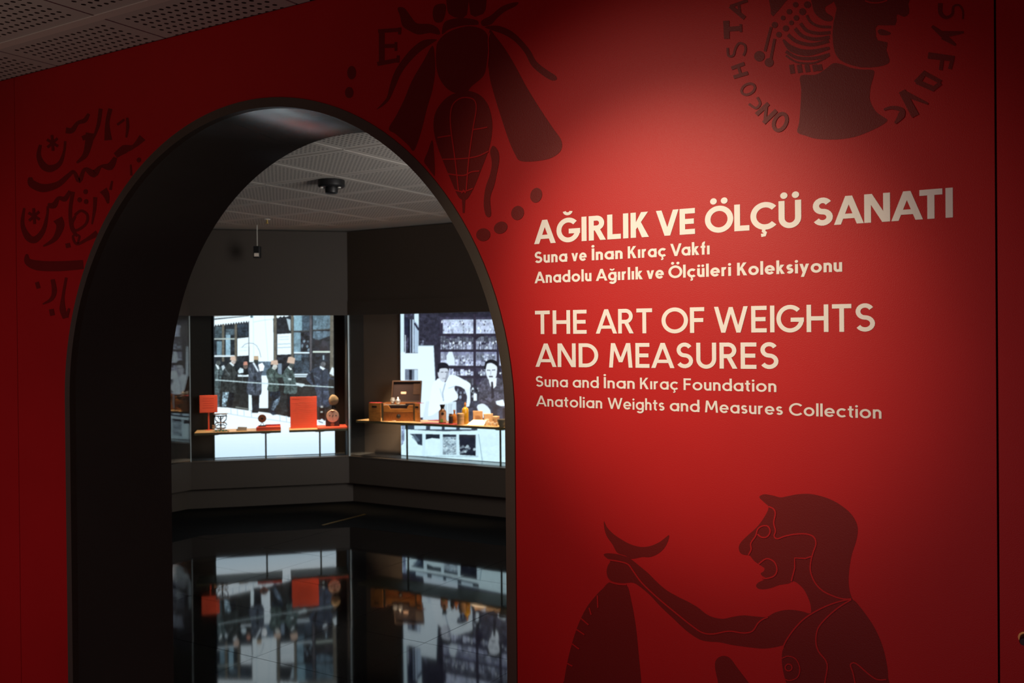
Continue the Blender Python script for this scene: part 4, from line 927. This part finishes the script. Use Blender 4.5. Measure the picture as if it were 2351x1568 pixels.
# red square sign on a post
t, k = put('sign_panel', 'small square red sign on a slim post at the left of the street photograph', 'sign', m_, 479.5, .30)
MB().box(-.006, .006, -.004, .004, 0, .2).build('post', 'redcard', t)
hw = 19.7 * k
MB().box(-hw, hw, -.012, -.004, .168, .333).build('panel', 'redcard', t, .003)
for i in range(5): MB().box(-hw * .62, hw * .6, -.0125, -.012, .30 - i * .022, .303 - i * .022).build('print_line', 'redtext', t)
MB().box(-.03, .03, -.02, .02, 0, .003).build('foot', 'redcard', t)
# iron roberval scale
t, k = put('iron_scale', 'ornate black iron balance scale on a green base beside the red sign', 'scale', m_, 507, .16)
mb = MB().tube([(0, 0, .004), (0, 0, .125)], .0062); mb.tube([(0, 0, .125), (-.045, 0, .128)], .0048).tube([(0, 0, .125), (.045, 0, .128)], .0048); mb.build('column', 'iron', t)
mb = MB()
for s_ in (-1, 1):
    mb.tube([(s_ * x, 0, z) for x, z in ((.004, .07), (.022, .075), (.043, .095), (.047, .125), (.044, .14))], .0042)
    mb.tube([(s_ * x, 0, z) for x, z in ((.004, .10), (.014, .105), (.022, .125))], .0034)
    mb.tube([(s_ * x, 0, z) for x, z in ((.004, .05), (.02, .055), (.04, .04), (.048, .055), (.036, .07), (.02, .066))], .0042)
    mb.tube([(s_ * x, 0, z) for x, z in ((.004, .02), (.024, .02), (.044, .03))], .0034)
mb.build('scroll_frame', 'iron', t)
MB().lathe([(.052, 0), (.056, .004), (.05, .007)], 28, Matrix.Translation((0, 0, 0))).build('base', 'green', t)
for x in (-.045, .045): MB().lathe([(.012, .138), (.034, .145), (.036, .148), (.03, .146)], 24, Matrix.Translation((x * .55, 0, 0))).build('pan', 'pewter', t)
for x, z in ((0, .072), (0, .03)): MB().lathe([(.009, -.004), (.009, .004)], 16, Matrix.Translation((x, -.006, z)) @ RX90).build('boss', 'copper', t)
MB().lathe([(.014, 0), (.016, .01), (.012, .024), (.016, .03)], 20, Matrix.Translation((-.055, .01, 0.022))).build('weight_cup', 'copper', t)
for s_ in (-1, 1): MB().tube([(s_ * .002, -.006, .072), (s_ * .02, -.006, .068), (s_ * .036, -.006, .075)], .003).tube([(s_ * .002, -.006, .03), (s_ * .02, -.006, .026), (s_ * .036, -.006, .032)], .003).build('copper_arm', 'copper', t)
t.scale = (1.12, 1.12, 1.12)
for i in range(5):
    q, k = put('brass_weight', ('leftmost', 'second from left', 'middle', 'second from right', 'rightmost')[i] + ' of the tiny brass weights in front of the iron scale', 'weight', m_, 492 + i * 8, .075, group='row of tiny brass weights'); MB().lathe([(.008, 0), (.008, .008), (.004, .010), (.005, .014)], 16).build('weight_body', 'cork', q)
# grey board box
t, k = put('grey_box', 'flat grey slanted box lying between the scale and the brown disc', 'box', m_, 554, .15)
MB().prism([(-.045, -.02), (.05, -.02), (.045, .03), (-.04, .03)], 0, .018).build('tray', 'greybook', t, .002)
MB().prism([(-.035, -.018), (.048, -.015), (.05, .03), (-.03, .032)], .0185, .034, Matrix.Rotation(R(4), 4, 'Y')).build('lid', 'pewter', t, .002)
# red base block and disc
t, k = put('red_block', 'low orange-red plinth block at the right end of the left shelf', 'plinth', m_, 616, .12)
MB().prism([(-.11, -.05), (.115, -.05), (.115, .10), (-.10, .10)], 0, .033).build('block_body', 'redcard', t, .002)
MB().box(-.03, .112, .06, .10, .034, .046).build('raised_back', 'darkred', t, .002)
t, k = put('disc_stand', 'round brown disc on a small forked stand over the red block', 'medal', m_, 602, .13, SZ[m_] + .034)
MB().box(-.035, .035, -.012, .012, 0, .012).build('foot', 'wood_dark', t, .002)
MB().tube([(-.018, 0, .012), (0, 0, .042)], .0025).tube([(.018, 0, .012), (0, 0, .042)], .0025).build('fork', 'pewter', t)
MB().lathe([(.036, -.004), (.039, -.001), (.039, .003), (.036, .006)], 32, Matrix.Translation((0, 0, .077)) @ RX90).build('disc', 'disc', t)
MB().lathe([(.010, 0), (.012, .004), (.010, .007)], 20, Matrix.Translation((0, -.006, .077)) @ RX90).build('disc_hub', 'wood_dark', t)
# tall red text panel
t, k = put('text_panel', 'large upright orange-red text panel, tallest thing on the middle shelves', 'sign', m_, 697.5, .20)
hw = 29.8 * k
MB().box(-hw, hw, -.005, .005, 0, .305).build('panel', 'redcard', t, .001)
MB().box(-hw * .86, -hw * .32, -.0056, -.005, .282, .285).build('heading_print', 'redtext', t)
for i in range(12): MB().box(-hw * .7, hw * (.72 - .2 * (i % 4 == 3)), -.0056, -.005, .245 - i * .018, .2465 - i * .018).build('print_line', 'redtext2', t)
MB().box(-hw, hw, .005, .05, 0, .006).build('foot', 'redcard', t)
# red mat
x0, x1 = lx(m_, 727.5, .06), lx(m_, 802.5, .06)
t, k = put('red_mat', 'orange-red slab lying under the dial box', 'mat', m_, 765, .20)
MB().box(-(x1 - x0) / 2, (x1 - x0) / 2, -.155, .12, 0, .014).build('mat_body', 'redcard', t, .003)
# dial box
t, k = put('dial_box', 'dark brown box with a pale copper dial, standing on the red slab', 'instrument', m_, 763.5, .17, SZ[m_] + .0145)
mb = MB(); pr = [(-.066, 0), (.066, 0), (.066, .10)] + [(.066 * math.cos(a * math.pi / 12), .10 + .072 * math.sin(a * math.pi / 12)) for a in range(1, 12)] + [(-.066, .10)]
mb.prism([(x, z) for x, z in pr], -.03, .03, RX90); mb.build('case', 'wood_dark', t, .002)
MB().lathe([(.060, 0), (.060, .004), (.056, .008)], 40, Matrix.Translation((0, -.030, .100)) @ RX90).build('dial', 'copper', t)
MB().prism([(-.022, .155), (.022, .155), (.0, .13)], .0385, .0395, RX90).build('dial_label', 'disc', t)
for x in (-.028, .032): MB().lathe([(.006, 0), (.006, .002)], 12, Matrix.Translation((x, -.0385, .104)) @ RX90).build('dial_stud', 'iron', t)
MB().prism([(-.009, .09), (-.003, .088), (.008, .108), (.002, .112)], .0385, .0405, RX90).build('needle', 'iron', t)
MB().lathe([(.018, 0), (.016, .008)], 16, Matrix.Translation((-.002, -.030, .018)) @ RX90).build('drawer_boss', 'disc', t)
# stone on top
t, k = put('stone_weight', 'lumpy tan stone raised on a dark bracket above the dial box', 'stone', m_, 765.5, .17, SZ[m_] + .190)
MB().lathe([(.02, -.001), (.016, .02), (.022, .026)], 16).build('bracket', 'iron', t)
bm = bmesh.new(); bmesh.ops.create_icosphere(bm, subdivisions=3, radius=1); rr = random.Random(4)
prof = [(-.044, -.01), (-.035, .025), (-.012, .052), (.008, .05), (.032, .033), (.05, .005), (.04, -.03), (.012, -.052), (-.03, -.045)]
for v in bm.verts:
    a = math.atan2(v.co.z, v.co.x); best = 0
    for i in range(len(prof)):
        p_, q_ = prof[i], prof[(i + 1) % len(prof)]; a0, a1 = math.atan2(p_[1], p_[0]), math.atan2(q_[1], q_[0]); da = (a1 - a0 + math.pi) % (2 * math.pi) - math.pi; dd_ = (a - a0 + math.pi) % (2 * math.pi) - math.pi
        f_ = dd_ / da if abs(da) > 1e-6 else -1
        if 0 <= f_ <= 1: best = math.hypot(*p_) * (1 - f_) + math.hypot(*q_) * f_
    best = best or .045; v.co = Vector((v.co.x * best, v.co.y * .03, v.co.z * best + .078))
me = bpy.data.meshes.new('stone'); bm.to_mesh(me); bm.free(); me.materials.append(M['stone']); me.shade_smooth()
o = bpy.data.objects.new('stone', me); COL.objects.link(o); o.parent = t

# ---- wooden chest
t, k = put('wooden_chest', 'honey-brown wooden chest with raised lid and open side doors', 'chest', 'right', 919, .17, rz=R(22))
W2, H, Dp = .155, .170, .11
mb = MB().box(-W2, W2, -Dp / 2, Dp / 2, 0, .012).box(-W2, -W2 + .01, -Dp / 2, Dp / 2, .012, H).box(W2 - .01, W2, -Dp / 2, Dp / 2, .012, H).box(-W2 + .01, W2 - .01, Dp / 2 - .01, Dp / 2, .012, H); mb.build('body', 'wood2', t, .001)
d_ = MB().box(-W2 + .012, W2 - .012, -Dp / 2, -Dp / 2 + .01, .014, .082).build('drawer', 'wood2', t, .0015)
MB().lathe([(.020, 0), (.021, .005), (.012, .010), (.008, .013)], 24, Matrix.Translation((0, -Dp / 2, .046)) @ RX90).build('knob', 'iron', d_)
fr = [(-W2 + .012, .086), (W2 - .012, .086), (W2 - .012, .150), (W2 - .05, .150), (W2 - .064, .142), (W2 - .07, .118), (-W2 + .075, .118), (-W2 + .064, .142), (-W2 + .05, .150), (-W2 + .012, .150)]
MB().prism(fr, Dp / 2 - .004, Dp / 2 + .006, RX90).build('cut_front', 'wood', t, .001)
MB().box(-W2 + .01, W2 - .01, -Dp / 2 + .010, -Dp / 2 + .014, .014, .150).build('recess_panel', 'velvet', t)
for x in (-.048, .045): MB().lathe([(.042, -.001), (.042, .001)], 4, Matrix.Translation((x, -.01, .135)) @ Matrix.Diagonal((1, .5, 14, 1))).build('inner_tray', 'velvet', t)
MB().box(-W2 + .01, W2 - .01, -Dp / 2 + .012, -.012, .150, .156).build('top_tray', 'pewter', t)
MB().box(W2 - .09, W2 - .015, -Dp / 2 + .008, -.015, .157, .168).build('velvet_pad', 'velvet', t)
# lid, tilted back a little
Ml = Matrix.Translation((0, Dp / 2 - .004, H)) @ Matrix.Rotation(R(-14), 4, 'X')
l_ = MB().box(-W2 + .05, W2 + .03, 0, .022, 0, .012, Ml).box(-W2 + .05, W2 + .03, 0, .022, .200, .212, Ml).box(-W2 + .05, -W2 + .062, 0, .022, .012, .200, Ml).box(W2 + .018, W2 + .03, 0, .022, .012, .200, Ml).build('lid', 'wood_dark', t, .001)
MB().box(-W2 + .062, W2 + .018, .014, .022, .012, .200, Ml).build('lid_lining', 'velvet', l_)
MB().box(-.015, .035, .0125, .0138, .085, .105, Ml).build('lid_crest', 'copper', l_)
MB().box(W2 - .05, W2 + .016, .012, .0135, .08, .195, Ml).build('lid_flap', 'wood_dark', l_)
# side doors opened towards the viewer
for s_, wd, an, nm_ in ((-1, .122, -6, 'left'), (1, .070, 38, 'right')):
    Md = Matrix.Translation((s_ * (W2 + .012), -Dp / 2 - .015, 0)) @ Matrix.Rotation(R(-s_ * an), 4, 'Z')
    x0, x1 = (0, wd) if s_ > 0 else (-wd, 0)
    q = MB().box(x0, x1, -.006, .006, .002, .172, Md).build('side_door', 'wood', t, .001)
    MB().box((x0 + x1) / 2 - .028, (x0 + x1) / 2 + .022, -.0075, -.0062, .128, .146, Md).build('door_plate', 'iron', q)
    MB().box(x0, x1, -.004, .05, .1725, .175, Md).build('door_top', 'darkred', q)
for s_ in (-1, 1): MB().box(s_ * W2 - .007, s_ * W2 + .007, -Dp / 2 - .008, -Dp / 2 - .001, .002, H).build('door_gap_strip', 'leg', t)  # dark strips added for the shaded gaps between doors and body
# silver pots on the chest
t, k = put('silver_pot', 'small round silver pot on the chest, nearest its left edge', 'pot', 'right', 902, .16, SZ['right'] + .160)
MB().lathe([(.014, 0), (.020, .010), (.024, .024), (.024, .036), (.018, .045)], 24).build('pot_body', 'silver', t)
MB().lathe([(.020, .0455), (.018, .056), (.004, .058)], 24).build('pot_lid', 'silver', t)
t, k = put('silver_flask', 'small pear-shaped silver flask beside the round pot', 'flask', 'right', 914, .15, SZ['right'] + .160)
MB().lathe([(.012, 0), (.020, .012), (.024, .026), (.020, .038), (.010, .048)], 24).build('flask_body', 'silver', t)
MB().lathe([(.010, .0485), (.007, .054), (.009, .058), (.002, .066)], 20).build('flask_stopper', 'silver', t)
t, k = put('brass_spoon', 'small curved silver scoop lying in front of the chest', 'scoop', 'right', 906, .07)
MB().lathe([(.003, .001), (.010, .003), (.013, .009), (.011, .009), (.004, .004)], 16).build('bowl', 'silver', t); MB().tube([(-.012, 0, .009), (-.03, 0, .010)], .0015).build('handle', 'silver', t)
# cards
P0, k = at('right', 1016, .085, SZ['right'])
t = thing('crimson_card', 'crimson card lying flat at the front edge of the long shelf', 'card', tuple(P0), 0, 'cards on the long shelf')
MB().prism([(lx('right', 967, .045) - lx('right', 1016, .085), -.04), (lx('right', 1048, .045) - lx('right', 1016, .085), -.04), (lx('right', 1067, .14) - lx('right', 1016, .085), .055), (lx('right', 985, .14) - lx('right', 1016, .085), .055)], 0, .004).build('card_sheet', 'darkred', t)
t, k = put('crimson_card', 'small crimson card standing behind the darkest bottle', 'card', 'right', 1000, .30, rz=0, group='cards on the long shelf')
MB().prism([(-.09, 0), (.09, 0), (.07, .09), (-.05, .09)], 0, .004).build('card_sheet', 'darkred', t)
t, k = put('white_card', 'bright white slanted card in front of the paper packet', 'card', 'right', 1098, .12, rz=R(10), group='cards on the long shelf')
MB().prism([(-.095, -.05), (.07, -.05), (.075, .02), (-.055, .02)], 0, .003, Matrix.Translation((0, 0, .032)) @ Matrix.Rotation(R(38), 4, 'X')).build('card_face', 'whitecard', t)
MB().prism([(-.06, 0), (.06, 0), (.05, .05)], 0, .003).build('card_foot', 'whitecard', t)
# bottles
def bottle(label, px, dd, prof, m_glass, cap=None, lab=None, capm='iron', name='bottle', extra=None):
    t, k = put(name, label, 'bottle', 'right', px, dd, rz=VR, group='bottles on the long shelf')
    MB().lathe([(r * k, z * k) for r, z in prof], 28).build('bottle_body', m_glass, t)
    if cap: MB().lathe([(r * k, z * k) for r, z in cap], 24).build('stopper', capm, t)
    if lab:
        r, z0, z1, mm = lab; n = 12; mb = MB(); vs = []
        for i in range(n + 1):
            a = math.pi * (1.12 + .76 * i / n)
            for z in (z0, z1): vs.append((r * k * math.cos(a), r * k * math.sin(a), z * k))
        mb.add(vs, [(2 * i, 2 * i + 2, 2 * i + 3, 2 * i + 1) for i in range(n)], True); mb.build('label', mm, t)
    if extra: extra(t, k)
    return t
def marks(t, k):
    MB().prism([(-3.5, 20), (0, 18), (3.5, 21), (2, 26), (-3, 25)], 8.85 * k / k, 9.0, Matrix.Diagonal((k, k, k, 1)) @ RX90).build('label_mark', 'ink', t)
    MB().prism([(-5.5, 3), (1, 3), (1, 9), (-2, 11), (-5.5, 8)], 8.85, 9.0, Matrix.Diagonal((k, k, k, 1)) @ RX90).build('label_sticker', 'greenlabel', t)
bottle('wide amber bottle with a dark stopper and peach label', 1016, .15, [(8, 0), (8.8, 1), (8.8, 26), (7.5, 29), (4.6, 31.5), (4.2, 34)], 'amberdark', [(3.8, 34.1), (4.4, 36), (6, 41), (6, 42.5)], (8.95, 3, 27, 'label'), extra=marks)
bottle('squat dark bottle with a black label in front of the small amber one', 1035, .10, [(4.6, 0), (5, 1), (5, 18), (4.4, 20), (3.6, 21)], 'amberdark', [(4.2, 21.1), (4.2, 24)], (5.15, 2, 18, 'ink'), 'amberdark')
bottle('small clear amber bottle standing behind the squat dark one', 1043.5, .18, [(5.4, 0), (6, 1), (6, 16), (4.2, 20), (2.2, 23), (2.2, 27)], 'amber', [(2.9, 27.1), (2.6, 31)], None, 'amber')
bottle('tall slender yellow-brown bottle, highest of all the bottles', 1068.5, .16, [(7.2, 0), (7.9, 1.2), (8, 32), (6.8, 36), (2.6, 39), (2.2, 43)], 'yellow', [(2.8, 43.1), (2.8, 45), (1.6, 50)], None, 'amber')
bottle('empty pale glass jar faintly seen behind the squat bottle', 1029, .27, [(8, 0), (8.5, 1), (8.5, 34), (9.5, 37), (9.5, 42), (8.8, 42)], 'glass', None, None)
# card tubes and packets
def drum(label, px, dd, r, h, m1='cork', ring=True):
    t, k = put('card_tube', label, 'box', 'right', px, dd, rz=VR, group='card tubes on the long shelf')
    MB().lathe([(r * k, 0), (r * k, (h - 5) * k)], 28).build('tube_body', m1, t)
    MB().lathe([((r + .4) * k, (h - 5) * k + .0003), ((r + .4) * k, h * k), ((r - .5) * k, (h + .3) * k)], 28).build('tube_lid', m1, t)
    if ring: MB().lathe([((r + .25) * k, (h - 12) * k), ((r + .25) * k, (h - 9) * k)], 28, cap=False).build('paper_band', 'label', t)
    return t
drum('beige round card tube with a lid, between the amber and yellow bottles', 1057.5, .08, 8, 26, 'oldpaper')
drum('small round card tube behind the glass vials near the right edge', 1139, .20, 7.6, 20, 'cork')
t, k = put('paper_packet', 'brown paper packet with faded print standing behind the white card', 'packet', 'right', 1097.5, .27, rz=VR)
MB().prism([(-11, 0), (11.2, 0), (10.6, 28), (-11.4, 29)], -2.5 * 1, 2.5, Matrix.Diagonal((k, k, k, 1)) @ RX90).build('packet_body', 'oldpaper', t, .002)
for i in range(4): MB().box(-7 * k, (7 - i) * k, -.0125, -.0119, (9 + i * 2.6) * k, (10 + i * 2.6) * k).build('faded_print', 'disc', t)
t, k = put('card_box', 'beige flared card box with a white oval, right of the paper packet', 'box', 'right', 1121, .24, rz=VR)
MB().prism([(-9, 0), (9, 0), (10.5, 24), (-10.2, 24)], -6, 6, Matrix.Diagonal((k, k, k, 1)) @ RX90).build('box_body', 'cork', t, .001)
MB().lathe([(4.5 * k, 0), (4.5 * k, .001)], 20, Matrix.Translation((-3 * k, -6.05 * k, 11 * k)) @ Matrix.Diagonal((1, 1, .45, 1)) @ RX90).build('oval_label', 'whitecard', t)
for i, (px, h, dd) in enumerate(((1116, 11, .09), (1121.5, 10, .12), (1126.5, 9, .09), (1131.5, 9.5, .12), (1136, 8, .08), (1140.5, 9, .10), (1112.5, 12, .14))):
    t, k = put('glass_vial', ('second', 'third', 'fourth', 'fifth', 'sixth', 'last', 'first')[i] + ' short capped glass vial counting from the white card', 'vial', 'right', px, dd, rz=VR, group='row of short glass vials')
    MB().lathe([(2.2 * k, 0), (2.4 * k, .002), (2.4 * k, (h - 3) * k), (1.6 * k, (h - 2) * k)], 18).build('vial_body', 'drinkglass', t)
    MB().lathe([(2.1 * k, (h - 2) * k + .0003), (2.1 * k, h * k)], 18).build('vial_cap', 'whitecard', t)
t, k = put('grey_bowl', 'grey-green stone bowl at the right end of the vials', 'bowl', 'right', 1153, .075)
MB().lathe([(6 * k, 0), (8.5 * k, 5 * k), (11.5 * k, 14 * k), (12 * k, 17.5 * k), (11 * k, 17.5 * k), (8 * k, 7 * k), (.5 * k, 3 * k)], 32).build('bowl_body', 'horn', t)

# warm spotlights hidden under the top of the cases
def case_spot(nm, px, power, ang=50, dd=.07, tz=None, lo=1.87, size=.02, col=WARM):
    P, _ = at(nm, px, dd, lo); T, _ = at(nm, px, .17, tz or SZ[nm]); lamp('case_spotlight', 'SPOT', tuple(P), tuple(T), power, col, size, ang)
for px, pw in ((500, 85), (610, 65), (700, 120), (770, 100)): case_spot(m_, px, pw, 42)
for px, pw in ((885, 170), (930, 130), (1040, 90), (1110, 150), (1160, 80)): case_spot('right', px, pw, 48)

# ------------------------------------------------------------------ ceiling fittings
P = floorpt(761, 424, CEIL - .03)
t = thing('ceiling_detector', 'black surface-mounted ceiling fitting with a central barrel', 'detector', (P.x, P.y, CEIL))
MB().lathe([(.082, -.001), (.085, -.008), (.085, -.040), (.078, -.048)], 32).build('base_ring', 'black', t)
MB().lathe([(.040, -.0485), (.042, -.06), (.040, -.082), (.032, -.088)], 28).build('barrel', 'black', t)
for s_ in (-1, 1): MB().lathe([(.011, -.049), (.011, -.053)], 12, Matrix.Translation((s_ * .056 * math.cos(YAW), s_ * .056 * math.sin(YAW) - .01, 0))).build('indicator_lens', 'white', t)
Ps, k = at(m_, 591, -.45, 2.30)
t = thing('pendant_fitting', 'small black box with a pale window hanging below the ceiling on a rod', 'light fitting', tuple(Ps), YAW)
MB().box(-.028, .028, -.03, .03, 0, .106).build('housing', 'black', t, .004)
MB().box(-.021, .021, -.033, -.0301, .012, .042).build('pale_window', 'lens', t, .003)
MB().tube([(0, 0, .1065), (0, 0, CEIL - Ps.z)], .003).build('hanging_rod', 'white', t)
P = floorpt(613, 503, CEIL)
t = thing('ceiling_sprinkler', 'small brown sprinkler head on the perforated ceiling near the back wall', 'sprinkler', (P.x, P.y, CEIL))
MB().lathe([(.028, -.0005), (.026, -.006)], 20).build('collar', 'bar', t)
MB().lathe([(.008, -.0065), (.008, -.035)], 12).build('stem', 'brass', t); MB().lathe([(.020, -.0355), (.020, -.038)], 16).build('deflector', 'brass', t)
